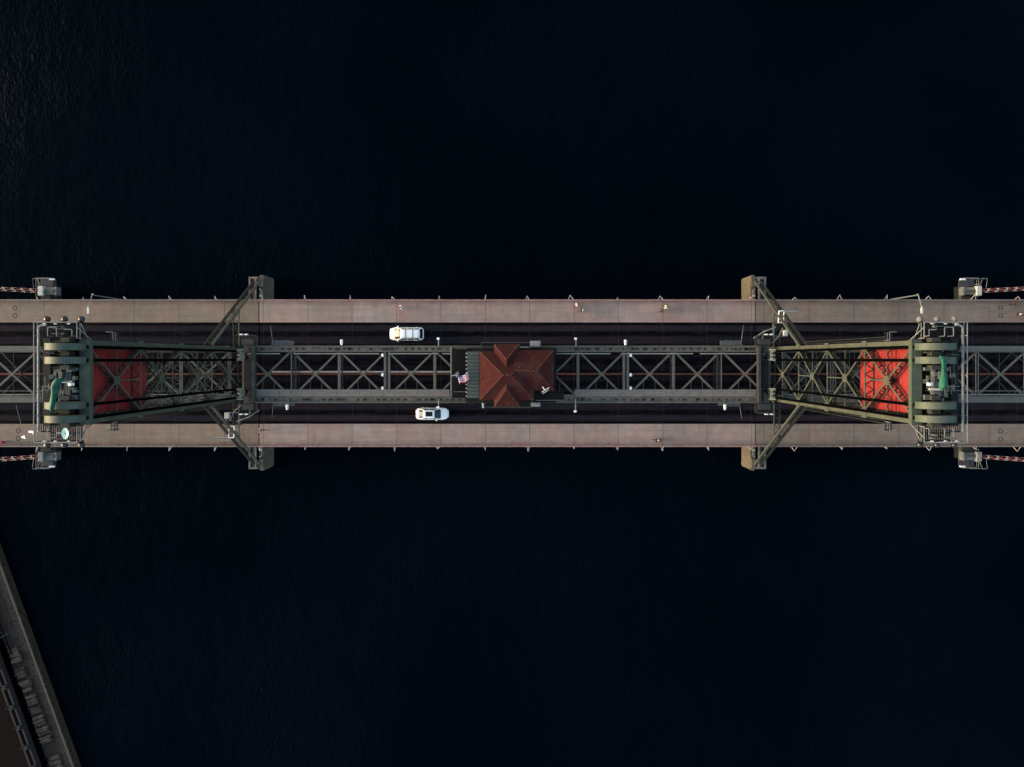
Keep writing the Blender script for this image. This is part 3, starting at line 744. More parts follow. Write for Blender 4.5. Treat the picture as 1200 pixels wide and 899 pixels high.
    mb = MB(); B(mb, XF+.75, 41.15, -3.95, 3.95, 46.9, 47.0); mb.build('dark_fill_plate', 'black_rope', e)  # added black plate so the head reads dark between the sheaves
    # machinery between the sheaves
    mb = MB(); mb.grating(s*38.5+o, s*41.1+o, -1.2, 1.2, 48.5); mb.build('machinery_floor', 'grate', e)
    mb = MB(); B(mb, 39.3, 39.7, -1.1, 1.0, 48.5, 49.0); B(mb, 40.0, 40.25, -1.3, 1.2, 48.5, 48.9); B(mb, 39.7, 40.0, .3, 1.0, 48.5, 49.3)
    B(mb, 40.5, 40.8, -1.0, .9, 48.5, 48.7); B(mb, 38.55, 39.0, 1.05, 1.35, 48.5, 49.0); B(mb, 38.55, 39.1, -1.6, -1.15, 48.5, 49.0); B(mb, 39.3, 39.9, -1.6, -1.3, 48.5, 49.1)
    for x in (39.1, 39.35, 39.9, 40.35): mb.tube([L(x, -1.15, 49.1), L(x, 1.1, 49.1)], .05)
    for y in (-.75, -.35): mb.tube([L(40.2, y, 49.3), L(41.6, y, 49.3)], .04)
    mb.tube([L(40.2, -.75, 49.3), L(40.2, -.35, 49.3)], .04)
    mb.build('drive_machinery', 'machinery_grey', e, bevel=.02)
    random.seed(21 + s)
    for k in range(26):
        x = random.uniform(38.7, 41.2); y = random.uniform(-1.3, 1.3); w, d = random.uniform(.06, .25), random.uniform(.05, .22)
        mb = MB(); B(mb, x-w, x+w, y-d, y+d, 48.5, 48.7+random.uniform(0, .5)); mb.build('machine_block', 'machinery_grey', e)
    for k in range(12):
        x = random.uniform(38.7, 41.8); y0 = random.uniform(-1.6, .6); z = random.uniform(48.8, 49.6)
        mb = MB(); mb.tube([L(x, y0, 48.5), L(x, y0, z), L(x+random.uniform(-.1, .1), y0+random.uniform(.4, 1.3), z)], .028, 5); mb.build('pipe', 'machinery_grey', e)
    for k in range(10):
        y = random.choice((-1, 1)) * random.uniform(2.45, 2.85) if k % 2 else random.choice((-1, 1)) * random.uniform(3.9, 5.2); x = random.uniform(38.7, 41)
        mb = MB(); mb.tube([L(x, y, 48.4), L(x, y, 49.3), L(x+random.uniform(.3, .9), y, 49.3)], .03, 5); B(mb, x-.12, x+.14, y-.1, y+.1, 48.4, 48.8); mb.build('pipe', 'machinery_grey', e)
    mb = MB(); B(mb, 38.65, 39.1, -.32, -.02, 49.1, 49.5); mb.ball(L(38.75, -.2, 49.5), .16); mb.build('motor_cap', 'white', e, bevel=.05)
    mb = MB(); mb.tube([L(38.6, -.62 if s > 0 else .1, 49.7), L(39.8, -.62 if s > 0 else .02, 49.7)], .09, 8); mb.build('lever_arm', 'pale', e)
    # side platforms and outer walkway with handrails
    pl = MB()
    for sg in (-1, 1): pl.grating(s*38.3+o, s*41.3+o, sg*3.9, sg*5.45, 48.3, .2, .11)
    pl.grating(s*41.3+o, s*42.2+o, -4.6, 5.3, 48.3, .2, .06)
    pf = pl.build('platform', 'grate', e)
    mb = MB()
    for sg in (-1, 1):
        mb.rail([L(38.3, sg*4.0, 48.3), L(38.3, sg*5.45, 48.3), L(42.2, sg*5.45, 48.3)], 1.1, .98, .03)
        mb.rail([L(40.2, sg*4.2, 48.3), L(40.2, sg*5.0, 48.3), L(41.0, sg*5.0, 48.3), L(41.0, sg*4.2, 48.3)], 1.0, .8, .03, False)
        mb.rail([L(38.8, sg*4.2, 48.3), L(38.8, sg*4.8, 48.3), L(39.5, sg*4.8, 48.3)], 1.0, .6, .03, False)
        mb.bar(L(38.3, sg*5.0, 49.4), L(37.6, sg*3.9, 48.3), .06, .06); mb.bar(L(37.9, sg*5.3, 49.4), L(37.9, sg*3.9, 48.3), .05, .05)
    mb.rail([L(42.2, -5.45, 48.3), L(42.2, 5.45, 48.3)], 1.1, 1.2, .03)
    mb.build('handrail', 'galv', pf)
    mb = MB(); mb.tube([L(42.0, -4.5, 49.0), L(42.0, 4.9, 49.0), L(41.92, 5.1, 49.0), L(41.7, 5.2, 49.0), L(41.3, 5.2, 49.0)], .1, 8); mb.build('standpipe', 'galv', e)
    for sg in (-1, 1):
        for x in (38.35, 39.9, 41.5):
            mb = MB(); mb.ball(L(x, sg*5.75, 48.5), .3, 10); mb.tube([L(x, sg*5.4, 48.3), L(x, sg*5.75, 48.5)], .1)
            mb.build('floodlight', 'galv_dim' if (s > 0 and sg > 0) else 'trim', e, smooth=True)
        for x in (39.0, 40.2, 41.2):
            mb = MB(); B(mb, x-.14, x+.12, sg*5.3-.05, sg*5.3+.05, 49.42, 49.55); mb.build('lamp_box', 'pale', e, bevel=.02)
    # chord of the walkway along the top of the outriggers (service ledge on each column)
    for sg in (-1, 1):
        mb = MB(); z = 44.6; mb.grating(s*36.9+o, s*37.6+o, sg*3.9, sg*4.7, z, .16, .06); lg = mb.build('service_ledge', 'dark_machine', e)
        mb = MB(); mb.rail([L(36.9, sg*3.9, z), L(36.9, sg*4.7, z), L(37.6, sg*4.7, z)], 1.0, .6, .025); mb.build('ledge_rail', 'galv_dim', lg)
    for sg in (-1, 1):  # ladder cages up the column sides
        mb = MB()
        for yy in (3.98, 4.3): mb.bar(L(XF+.3, sg*yy, 19), L(XF+.3, sg*yy, 42), .05, .05)
        for k in range(46): mb.bar(L(XF+.3, sg*3.98, 19.2+k*.5), L(XF+.3, sg*4.3, 19.2+k*.5), .03, .03)
        mb.build('ladder', 'steel_shaded', e)
    return e
M['machinery_grey'] = mat('machinery_grey', (.11, .13, .12), .55, 0, (.05, .06, .06), 3, .7)
for s in (-1, 1): tower(s)

# counterweights
for s in (-1, 1):
    side = 'left' if s < 0 else 'right'
    e = empty('counterweight', (s*39.9, 0, 40.3), label=('dull crimson' if s < 0 else 'brightly lit orange red') + ' concrete counterweight hanging inside the ' + side + ' tower', cat='counterweight', group='red counterweights')
    mb = MB(); mb.box(-1.15, 1.15, -3.05, 3.05, -5.9, 5.6)
    mb.build('block', 'red_weight', e, bevel=.05)
    mb = MB()
    for k in range(1, 5): mb.box(-1.18*1, 1.18, -3.08, 3.08, -5.9+k*2.3-.02, -5.9+k*2.3+.02)
    mb.build('form_joint', 'red_weight', e)
# hoisting ropes, one flat bundle per sheave
for s in (-1, 1):
    side = 'left' if s < 0 else 'right'
    for j, y in enumerate([3.22, 2.0, -2.05, -3.25]):
        mb = MB()
        for k in range(6):
            yy = y - .115 + k*.045
            mb.tube([(s*37.25, yy, 10.3), (s*37.68+(-s*.05), yy, 49.2)], .032, 5)
            mb.tube([(s*40.95, yy, 46), (s*40.95, yy, 49.2)], .032, 5)
        tag(mb.build('hoist_rope', 'black_rope'), 'black ropes on the ' + side + ' tower, ' + ['first', 'second', 'third', 'fourth'][j] + ' of four from the photo top', 'rope', 'hoisting rope bundles')
# green tarps over the hoist arms
def tarp(s):
    pts = {-1: [(70.5, 443, .35), (67.5, 447, .5), (64.5, 452, .34), (64, 460, .26), (62, 470, .26), (60.5, 478, .22), (60, 483, .16)],
           1: [(1101, 417, .14), (1104.5, 420, .2), (1106, 430, .22), (1106, 440, .28), (1106, 448, .42), (1105, 454, .36), (1104, 457, .2)]}[s]
    z = 51.3; pp = [at(a, b, z) for a, b, _ in pts]
    e = empty('tarp_bundle', pp[3], label='bright green tarpaulin draped over the sheaves of the ' + ('left' if s < 0 else 'right') + ' tower', cat='tarpaulin', group='green tarpaulins')
    mb = MB(); rings = []; n = 10; random.seed(5)
    for i, p in enumerate(pp):
        p = p - pp[3]
        rings.append([p + Vector((math.cos(t)*pts[i][2]*random.uniform(.55, 1.35), random.uniform(-.2, .2), math.sin(t)*pts[i][2]*random.uniform(.6, 1.5))) for t in [2*math.pi*k/n for k in range(n)]])
    vs = [v for r in rings for v in r]; fs = [(i*n+k, i*n+(k+1) % n, (i+1)*n+(k+1) % n, (i+1)*n+k) for i in range(len(pp)-1) for k in range(n)]
    fs += [tuple(range(n))[::-1], tuple((len(pp)-1)*n+k for k in range(n))]
    mb.add(vs, fs); mb.build('tarp', 'tarp', e, smooth=True, subd=1)
    mb = MB(); a = pp[1]-pp[3]; mb.tube([a+Vector((.2, 0, -.3)), a+Vector((.1, 0, -2.6))], .08); mb.build('support_post', 'galv_dim', e)
tarp(-1); tarp(1)

# pale dish antenna below the left tower head
q = at(77, 508, 49.5)
e = empty('dish_antenna', q, label='pale mint dish antenna on the lower platform of the left tower', cat='antenna')
mb = MB(); n = 14
vs = [(0, 0, 0)] + [(.32*math.cos(t), .5*math.sin(t), .12) for t in [2*math.pi*k/n for k in range(n)]]
vs += [(0, 0, -.05)] + [(.33*math.cos(t), .52*math.sin(t), .08) for t in [2*math.pi*k/n for k in range(n)]]
fs = [(0, 1+k, 1+(k+1) % n) for k in range(n)] + [(n+1, n+2+(k+1) % n, n+2+k) for k in range(n)]
M['mint'] = mat('mint_plastic', (.50, .68, .56), .5, 0, (.42, .58, .48), 4, .5)
mb.add(vs, fs); mb.build('dish', 'mint', e, smooth=True)
mb = MB(); mb.tube([(0, 0, 0), (-.9, .05, -.1)], .06); mb.tube([(0, 0, 0), (0, .6, -1.2)], .05); mb.build('arm', 'galv', e)
for i, (px, py, w, d, rz) in enumerate(((37, 506, .75, .3, -.05), (27.5, 512, .5, .28, .3))):
    q = at(px, py, 9.2)
    e = empty('antenna_panel', q, rz, label=['wide', 'small'][i] + ' white antenna panel over the lower left sidewalk', cat='antenna', group='white antenna panels')
    mb = MB(); mb.box(-w/2, w/2, -d/2, d/2, 0, .12); mb.box(w/2-.18, w/2, -d/2-.2, -d/2, 0, .12); mb.build('panel', 'mint_white', e, bevel=.03) if 'mint_white' in M else None
    if 'mint_white' not in M:
        M['mint_white'] = mat('mint_white', (.7, .8, .74), .5, 0, (.6, .7, .64), 4, .4); mb.build('panel', 'mint_white', e, bevel=.03)
    mb = MB(); qq = at(px, 485, 9.0); mb.tube([(0, 0, -.05), (0, 1.2, -.3), (0, 4.6, -.5)], .03); mb.build('arm', 'galv_dim', e)

# ================================================================== CONTROL HOUSE
def house():
    zf, ze = 10.2, 13.6
    e = empty('control_house', (0, 0, zf), label='operator house with dark red hipped roof above the middle of the lift span', cat='control house')
    def Z(px, py, z): q = at(px, py, z); return Vector((q.x, q.y, z - zf))
    # roof: intersecting hips
    mb = MB()
    def hip(x0, x1, y0, y1, ra, rb, zr, thick=.18):
        """x0..: picture corner positions at eave, ridge from ra to rb (picture)"""
        c = [Z(x0, y0, ze), Z(x1, y0, ze), Z(x1, y1, ze), Z(x0, y1, ze)]; a = Z(*ra, zr); b = Z(*rb, zr)
        low = [v - Vector((0, 0, thick)) for v in c]
        vs = c + [a, b] + low
        mb.add(vs, [(0, 4, 5, 1)[::-1], (1, 5, 2)[::-1], (2, 5, 4, 3)[::-1], (3, 4, 0)[::-1], (0, 1, 7, 6), (1, 2, 8, 7), (2, 3, 9, 8), (3, 0, 6, 9), (6, 7, 8, 9)])
    hip(562, 626, 412, 469.3, (590, 439.5), (599, 439.5), 16.0)
    hip(600, 649, 410.2, 458, (604, 434.5), (628.5, 434.5), 15.75)
    # cross wing: ridge runs up-down in the picture
    def hipy(x0, x1, y0, y1, ra, rb, zr, thick=.18):
        c = [Z(x0, y0, ze), Z(x1, y0, ze), Z(x1, y1, ze), Z(x0, y1, ze)]; a = Z(*ra, zr); b = Z(*rb, zr)
        low = [v - Vector((0, 0, thick)) for v in c]
        mb.add(c + [a, b] + low, [(0, 1, 4)[::-1], (1, 2, 5, 4)[::-1], (2, 3, 5)[::-1], (3, 0, 4, 5)[::-1], (0, 1, 7, 6), (1, 2, 8, 7), (2, 3, 9, 8), (3, 0, 6, 9), (6, 7, 8, 9)])
    hipy(579, 608.8, 403.2, 476.8, (593.6, 421.5), (593.6, 456.5), 15.25)
    rf = mb.build('roof', 'roof', e)
    mb = MB()
    for (px, py) in ((594, 438.5), (600, 437.5), (609, 431), (622, 431.5), (625, 434)):
        q = Z(px, py, 15.9); mb.tube([q - Vector((0, 0, .5)), q + Vector((0, 0, .15))], .09)
    mb.build('roof_vent', 'roof_vent', rf)
    mb = MB()
    for (a, b) in (((562, 412, ze), (590, 439.5, 16.0)), ((562, 469.3, ze), (590, 439.5, 16.0)), ((649, 410.2, ze), (628.5, 434.5, 15.75)), ((649, 458, ze), (628.5, 434.5, 15.75)),
                   ((626, 469.3, ze), (599, 439.5, 16.0)), ((604, 434.5, 15.75), (628.5, 434.5, 15.75)), ((590, 439.5, 16), (599, 439.5, 16.0)),
                   ((579, 476.8, ze), (593.6, 456.5, 15.25)), ((608.8, 476.8, ze), (593.6, 456.5, 15.25)), ((579, 403.2, ze), (593.6, 421.5, 15.25)), ((608.8, 403.2, ze), (593.6, 421.5, 15.25))):
        mb.tube([Z(*a), Z(*b)], .06, 5)
    mb.build('ridge_cap', 'ridge', rf)
    # walls under the roof
    def wall(x0, x1, y0, y1):
        a = Z(x0, y0, ze); b = Z(x1, y1, ze); return a.x, b.x, b.y, a.y
    mb = MB()
    for r in ((566, 622, 415.5, 466), (604, 645, 414, 454.5), (582.5, 605.5, 407, 473)):
        x0, x1, y0, y1 = wall(*r); mb.box(x0, x1, y0, y1, 0, ze-zf-.2)
    mb.build('wall', 'wall', e)
    x0, x1, y0, y1 = wall(566, 645, 415.5, 466)
    for k in range(4):
        a = x0 + .5 + k*2.2
        for (yy, d) in ((wall(582.5, 605.5, 407, 473)[3] if 1 < k < 3 else y1, 1),):
            f = MB(); f.box(a-.06, a+1.26, yy+.012, yy+.05, 1.14, 2.56); fr = f.build('window', 'white', e)
            g = MB(); g.box(a, a+1.2, yy+.055, yy+.075, 1.2, 2.5); g.build('pane', 'glass_dark', fr)
    for k in range(2):
        yy = y0+1 + k*2.4
        f = MB(); f.box(x0-.05, x0-.012, yy-.06, yy+1.66, 1.14, 2.56); fr = f.build('window', 'white', e)
        g = MB(); g.box(x0-.075, x0-.055, yy, yy+1.6, 1.2, 2.5); g.build('pane', 'glass_dark', fr)
    # platform the house stands on
    a = Z(546, 408, 10.2); b = Z(652, 472, 10.2)
    mb = MB(); mb.box(a.x, b.x, b.y, a.y, -1.1, -.05); mb.build('floor', 'grate', e)
    # corrugated lean-to roof on the left
    mb = MB(); a = Z(547.2, 412, 13.0); b = Z(562, 466.5, 13.0); n = 13; h = (a.y-b.y)/n
    for k in range(n):
        y = b.y + k*h; mb.box(a.x, b.x-.05, y, y+h-.1, 2.7, 2.86); mb.box(a.x, b.x-.05, y+h-.1, y+h, 2.7, 2.76)
    mb.build('lean_to_roof', 'corrug', e)
    mb = MB()
    for k in range(12): q = a.y - (a.y-b.y)*(k+.5)/12; mb.box(a.x-.14, a.x-.02, q-.08, q+.08, 2.72, 2.86)
    mb.build('roof_bolt', 'pale', e)
    # open grid deck further left with its rail
    a = Z(529.5, 409, 10.4); b = Z(547, 466.5, 10.4)
    mb = MB(); mb.grating(a.x, b.x+.3, b.y, a.y, .1, .2, .13); mb.box(a.x, b.x, b.y, a.y, -.2, -.1); mb.build('grid_deck', 'grate', e)
    mb = MB(); mb.rail([(a.x, a.y+.1, .12), (a.x, b.y+.2, .12)], 1.1, 1.1, .04); mb.tube([(a.x, a.y+.2, 1.25), (a.x, b.y+.3, 1.25)], .08); mb.build('deck_rail', 'galv_dim', e)
    mb = MB(); mb.rail([(a.x+.3, b.y+.9, .12), (b.x, b.y+.9, .12)], 1.0, 1.0, .03); mb.build('deck_rail', 'catwalk', e)
    # balconies above and below
    for (y, sg, xa, xb) in ((401.3, 1, 564, 621), (477.3, -1, 565, 623)):
        a = Z(xa, y, 11.2); b = Z(xb, y, 11.2); c = Z(xa, 409 if sg > 0 else 470, 11.2)
        mb = MB(); mb.rail([(a.x, c.y, 0), (a.x, a.y, 0), (b.x, a.y, 0), (b.x, c.y, 0)], 1.05, 1.2, .03); mb.build('balcony_rail', 'balcony_steel', e)
        mb = MB(); mb.grating(a.x, b.x, min(a.y, c.y), max(a.y, c.y), -.04, .22, .06); mb.build('balcony_floor', 'dark_machine', e)
    for (r, z, hh) in (((621.5, 633.5, 399.5, 406.5), 11.4, .9), ((622.5, 633.3, 471.8, 476.6), 11.2, .7)):
        a = Z(r[0], r[2], z+hh); b = Z(r[1], r[3], z+hh); mb = MB(); mb.box(a.x, b.x, b.y, a.y, 0.02, z-zf+hh); mb.box(a.x+.15, b.x-.15, b.y+.1, a.y-.1, z-zf+hh, z-zf+hh+.05)
        mb.build('equipment_cabinet', 'cabinet', e, bevel=.03)
    q = Z(566.3, 476.5, 11.0); mb = MB(); mb.tube([q, q+Vector((0, 0, .9))], .16, 8); mb.ball((q.x, q.y+.35, q.z+.6), .17); mb.build('siren', 'pale', e)
    mb = MB(); a = Z(628, 459, 11.8); b = Z(661, 470, 11.8)
    mb.rail([(a.x, a.y, 1), (b.x, a.y, 1), (b.x, b.y, 1)], .8, 1.1, .03); mb.box(a.x-.2, b.x, b.y, a.y-.2, .7, .78); mb.build('side_walk', 'grate', e)
    mb = MB(); mb.rail([(a.x, b.y+.1, 1), (b.x, b.y+.1, 1)], .8, 1.1, .03); mb.build('side_rail', 'catwalk', e)
M['roof_vent'] = mat('roof_vent', (.2, .1, .08), .6, 0, (.05, .03, .03), 3, .6)
M['ridge'] = mat('ridge_tile', (.085, .018, .014), .9, 0, (.17, .085, .065), 1.6, .6, fine=5)
M['cabinet'] = mat('cabinet_grey', (.27, .27, .25), .6, 0, (.17, .17, .16), 2, .5)
M['balcony_steel'] = mat('balcony_steel', (.10, .10, .095), .6, 0, (.05, .05, .05), 2, .5)
house()

# flag pole with flag, lightning mast
def flag():
    b = at(536, 438.9, 10.5)
    e = empty('flagpole', b, label='white flagpole at the left of the operator house with a short crossbar', cat='flagpole')
    mb = MB(); mb.tube([(0, 0, 0), (0, 0, 9.5)], .09, 8, .06); mb.build('pole', 'white', e)
    mb = MB(); mb.tube([(-.1, -.45, .9), (.15, .45, .9)], .06); mb.build('crossbar', 'galv', e); mb = MB(); mb.ball((0, 0, 9.6), .12); mb.build('finial', 'galv', e); mb = MB(); mb.box(-.25, .25, -.25, .25, 0, .3); mb.build('base', 'galv', e)
    # drooping flag, 13 stripes with canton
    L_, H_ = 1.9, 1.35; nx, ny = 19, 13
    m, n, l, bs = node_mat('flag_cloth')
    uv = n.new('ShaderNodeUVMap'); sp = n.new('ShaderNodeSeparateXYZ'); l.new(uv.outputs[0], sp.inputs[0]); U, V = sp.outputs[0], sp.outputs[1]
    st = math_n(n, l, 'LESS_THAN', math_n(n, l, 'FRACT', math_n(n, l, 'MULTIPLY', V, 6.5)), .5)
    c = mixc(n, l, st, (.52, .47, .47), (.38, .025, .04))
    ca = math_n(n, l, 'MULTIPLY', math_n(n, l, 'LESS_THAN', U, .4), math_n(n, l, 'GREATER_THAN', V, .46))
    c = mixc(n, l, ca, c, (.03, .04, .16)); l.new(c, bs.inputs['Base Color']); bs.inputs['Roughness'].default_value = .8
    vs = []; uvs = []
    f = empty('flag', at(537.6, 445.6, 14.0), R(8), label='striped red and white flag with blue canton waving right of the flagpole', cat='flag')
    for j in range(ny+1):
        for i in range(nx+1):
            u = i/nx; v = j/ny
            x = u*1.6; vv = min(v, .62); y = (vv-.31)*1.9 + .10*math.sin(u*7+1) + .30*u; z = .25*(vv-.3) - max(0, v-.62)*1.6 + .12*math.sin(u*9+v*3)
            vs.append((x, y, z)); uvs.append((u, v))
    fs = [(j*(nx+1)+i, j*(nx+1)+i+1, (j+1)*(nx+1)+i+1, (j+1)*(nx+1)+i) for j in range(ny) for i in range(nx)]
    mb = MB(); mb.add(vs, fs); o = mb.build('cloth', m, f, smooth=True)
    f.scale = (.86, .86, .86)
    ul = o.data.uv_layers.new(name='UVMap')
    for lp in o.data.loops: ul.data[lp.index].uv = uvs[lp.vertex_index]
    md = o.modifiers.new('s', 'SOLIDIFY'); md.thickness = .01
    mb = MB(); mb.tube([(0, -.6, -.4), (0, .6, .4)], .025); mb.tube([(0, .6, .4), (-.55, .9, .6)], .015); mb.build('halyard', 'white', f)
flag()
b = at(635.6, 453.6, 13.9)
e = empty('mast', b, label='slender white mast with a crossbar rising from the lower right of the red roof', cat='mast')
mb = MB(); mb.tube([(0, 0, -.3), (0, 0, 11.5)], .06, 8, .04); mb.build('pole', 'white', e)
mb = MB(); mb.tube([(-.42, -.25, 11.3), (.42, .3, 11.3)], .05); mb.tube([(-.3, -.45, 11.0), (.45, .05, 11.0)], .04); mb.ball((.4, .28, 11.35), .08); mb.build('crossbar', 'pale', e)

# signals on the two portal struts
sig_words = ['top', 'middle', 'bottom']
for px, s in ((448.5, 'left'), (739, 'right')):
    for j, py in enumerate((416.3, 439.3, 455)):
        q = at(px, py, 8.9)
        e = empty('lane_signal', q, label=sig_words[j] + ' white lane signal on the double strut ' + s + ' of the red roof', cat='signal', group='lane signals on the portal struts')
        d = -1 if s == 'left' else 1
        mb = MB(); mb.box(-.15, .15, -.22, .22, -.9, .25); mb.build('housing', 'white', e, bevel=.05)
        mb = MB(); mb.tube([(d*.2, 0, -.1), (d*.42, 0, -.1)], .17, 8); mb.tube([(d*.2, 0, -.6), (d*.42, 0, -.6)], .17, 8); mb.build('visor', 'trim', e)
        mb = MB(); mb.bar((0, 0, .1), (-d*.5, 0, .1), .08, .08); mb.build('bracket', 'galv_dim', e)

# lamps on arms outboard of the trusses
n_ = 0
for (px, py0, py1, words) in ((514, 405.5, 397, 'upper truss just left of the operator house'), (675, 405.5, 397, 'upper truss just right of the operator house'),
                              (514, 468, 477.5, 'lower truss, reaching over the white hatchback'), (674.5, 467, 482, 'lower truss just right of the operator house')):
    a = at(px, py0, 10); b = at(px, py1, 10)
    e = empty('span_lamp', (a.x, a.y, 8.9), label='pale lamp on a thin arm, ' + words, cat='street lamp', group='lamps on arms along the trusses')
    d = b - Vector((a.x, a.y, 10))
    mb = MB(); mb.tube([(0, 0, -.3), (0, 0, 1.1), (d.x, d.y, 1.2)], .07, 6); mb.build('arm', 'galv', e)
    mb = MB(); sy = 1 if d.y > 0 else -1; mb.box(d.x-.22, d.x+.14, d.y-.15, d.y+.15, 1.05, 1.3); mb.build('lamp_head', 'white', e, bevel=.05)
for (px, py, words) in ((400.3, 401, 'upper truss two panels left of the operator house'), (733, 401.2, 'upper truss above the right portal strut'),
                        (336.5, 477, 'lower truss near the left tower'), (849.6, 477, 'lower truss near the right tower')):
    q = at(px, py, 9.6); sg = 1 if py < 440 else -1
    e = empty('bucket_lamp', q, label='white bucket shaped lamp, ' + words, cat='lamp', group='bucket shaped lamps')
    mb = MB(); mb.tube([(0, .35, 0), (0, -.1, 0)], .2, 10, .2); mb.tube([(0, -.1, 0), (0, -.4, 0)], .2, 10, .13); mb.build('lamp_head', 'white', e, smooth=True)
    mb = MB(); mb.tube([(0, 0, -.1), (0, -sg*1.0, -.6)], .05); mb.build('arm', 'galv_dim', e)

# tall street lamps on the upper edge
for (s, px, words) in ((-1, 143, 'left'), (1, 1043, 'right')):
    a = at(px, 351, 0)
    e = empty('street_lamp', (a.x, 11.05, .1), label='tall grey street lamp rising from the upper railing near the ' + words + ' tower', cat='street lamp', group='tall street lamps')
    mb = MB(); mb.tube([(0, 0, 0), (s*-.05, .02, 8.6)], .11, 8, .08); mb.build('pole', 'galv_dim', e)
    mb = MB(); mb.tube([(s*.1, .15, 8.5), (-s*.2, .1, 8.65)], .08); mb.tube([(-s*.0, .1, 8.6), (s*.15, -1.0, 8.9), (s*.35, -1.9, 8.95)], .07, 6); mb.build('arm', 'galv', e)
    mb = MB(); mb.box(s*.35-.17, s*.35+.17, -2.6, -1.85, 8.85, 9.05); mb.box(s*.35-.09, s*.35+.09, -1.9, -1.6, 8.88, 9.03); mb.build('lamp_head', 'pale', e, bevel=.05)

# ================================================================== RAILINGS of the sidewalks
M['rail_red'] = mat('red_oxide_railing', (.30, .14, .13), .7, 0, (.42, .33, .30), 1.2, .8)
M['bracket_pale'] = mat('bracket_pale', (.42, .34, .32), .6, 0, (.25, .16, .15), 3, .7)
M['rail_grey'] = mat('grey_railing', (.24, .205, .175), .7, 0, (.12, .09, .08), 1.2, .8)
for sg in (1, -1):
    for (a, b, m, w) in ((-XE, -JX-.05, 'rail_grey', 'beside the left tower'), (-JX+.05, JX-.05, 'rail_red', 'of the lift span'), (JX+.05, XE, 'rail_grey', 'beside the right tower')):
        e = empty('railing', ((a+b)/2, sg*10.9, 0), label=('rusty pink' if m == 'rail_red' else 'weathered grey brown') + ' railing along the ' + ('upper' if sg > 0 else 'lower') + ' sidewalk ' + w, cat='railing', group='sidewalk railings')
        L = b-a; mb = MB()
        mb.box(-L/2, L/2, -.06, .1, 1.12, 1.2); mb.box(-L/2, L/2, -.02, .04, .3, .36); mb.box(-L/2, L/2, -.02, .04, .7, .74)
        mb.build('rail', m, e)
        mb = MB(); n = int(L/1.11)
        for k in range(n+1): mb.box(-L/2+k*L/n-.05, -L/2+k*L/n+.05, -.05, .05+.03*(k % 3), .17, 1.11)
        mb.build('posts', m, e)
        mb = MB(); k0 = math.ceil((a-P/2)/P)
        x = k0*P + P/2
        while x < b:
            h = random.uniform(.35, .8) * sg; t = random.uniform(-.6, .2)
            mb = MB(); mb.tube([(x-(a+b)/2, 0, 1.0), (x-(a+b)/2+t, h, .9), (x-(a+b)/2+t-.25, 0, .1)], .055, 5)
            x += P; mb.build('knee_brace', 'bracket_pale', e)

# traffic barrier machines with thin raised arms next to the truss ends
for (px, py, tx, ty, words, k) in ((332, 402, 318.5, 382, 'upper left', 0), (856, 402, 870, 381, 'upper right', 1), (333, 473, 320, 489, 'lower left', 2), (854, 473, 868, 491, 'lower right', 3)):
    z = 8.6; q = at(px, py, z); t = at(tx, ty, z)
    e = empty('access_platform', q, label='small grated platform with thin pole at the ' + words + ' truss end', cat='platform', group='access platforms at the truss ends')
    mb = MB(); mb.grating(-1.45, 1.45, -.3, .3, 0, .3, .2); mb.build('floor', 'galv_dim', e)
    sg = 1 if py < 440 else -1
    mb = MB(); mb.rail([(-1.45, -sg*.3, 0), (-1.2, sg*.32, 0), (1.2, sg*.32, 0), (1.45, -sg*.3, 0)], .9, .5, .025); mb.build('rail', 'dim_steel', e) if 'dim_steel' in M else None
    if 'dim_steel' not in M:
        M['dim_steel'] = mat('dim_steel', (.07, .07, .07), .7, 0, (.03, .03, .03), 2, .5); mb.build('rail', 'dim_steel', e)
    d = t - q; sx = 1 if d.x > 0 else -1
    mb = MB(); mb.tube([(sx*1.45, 0, .1), (d.x, d.y, .6)], .05, 6, .03); mb.build('whip_pole', 'galv_dim', e)

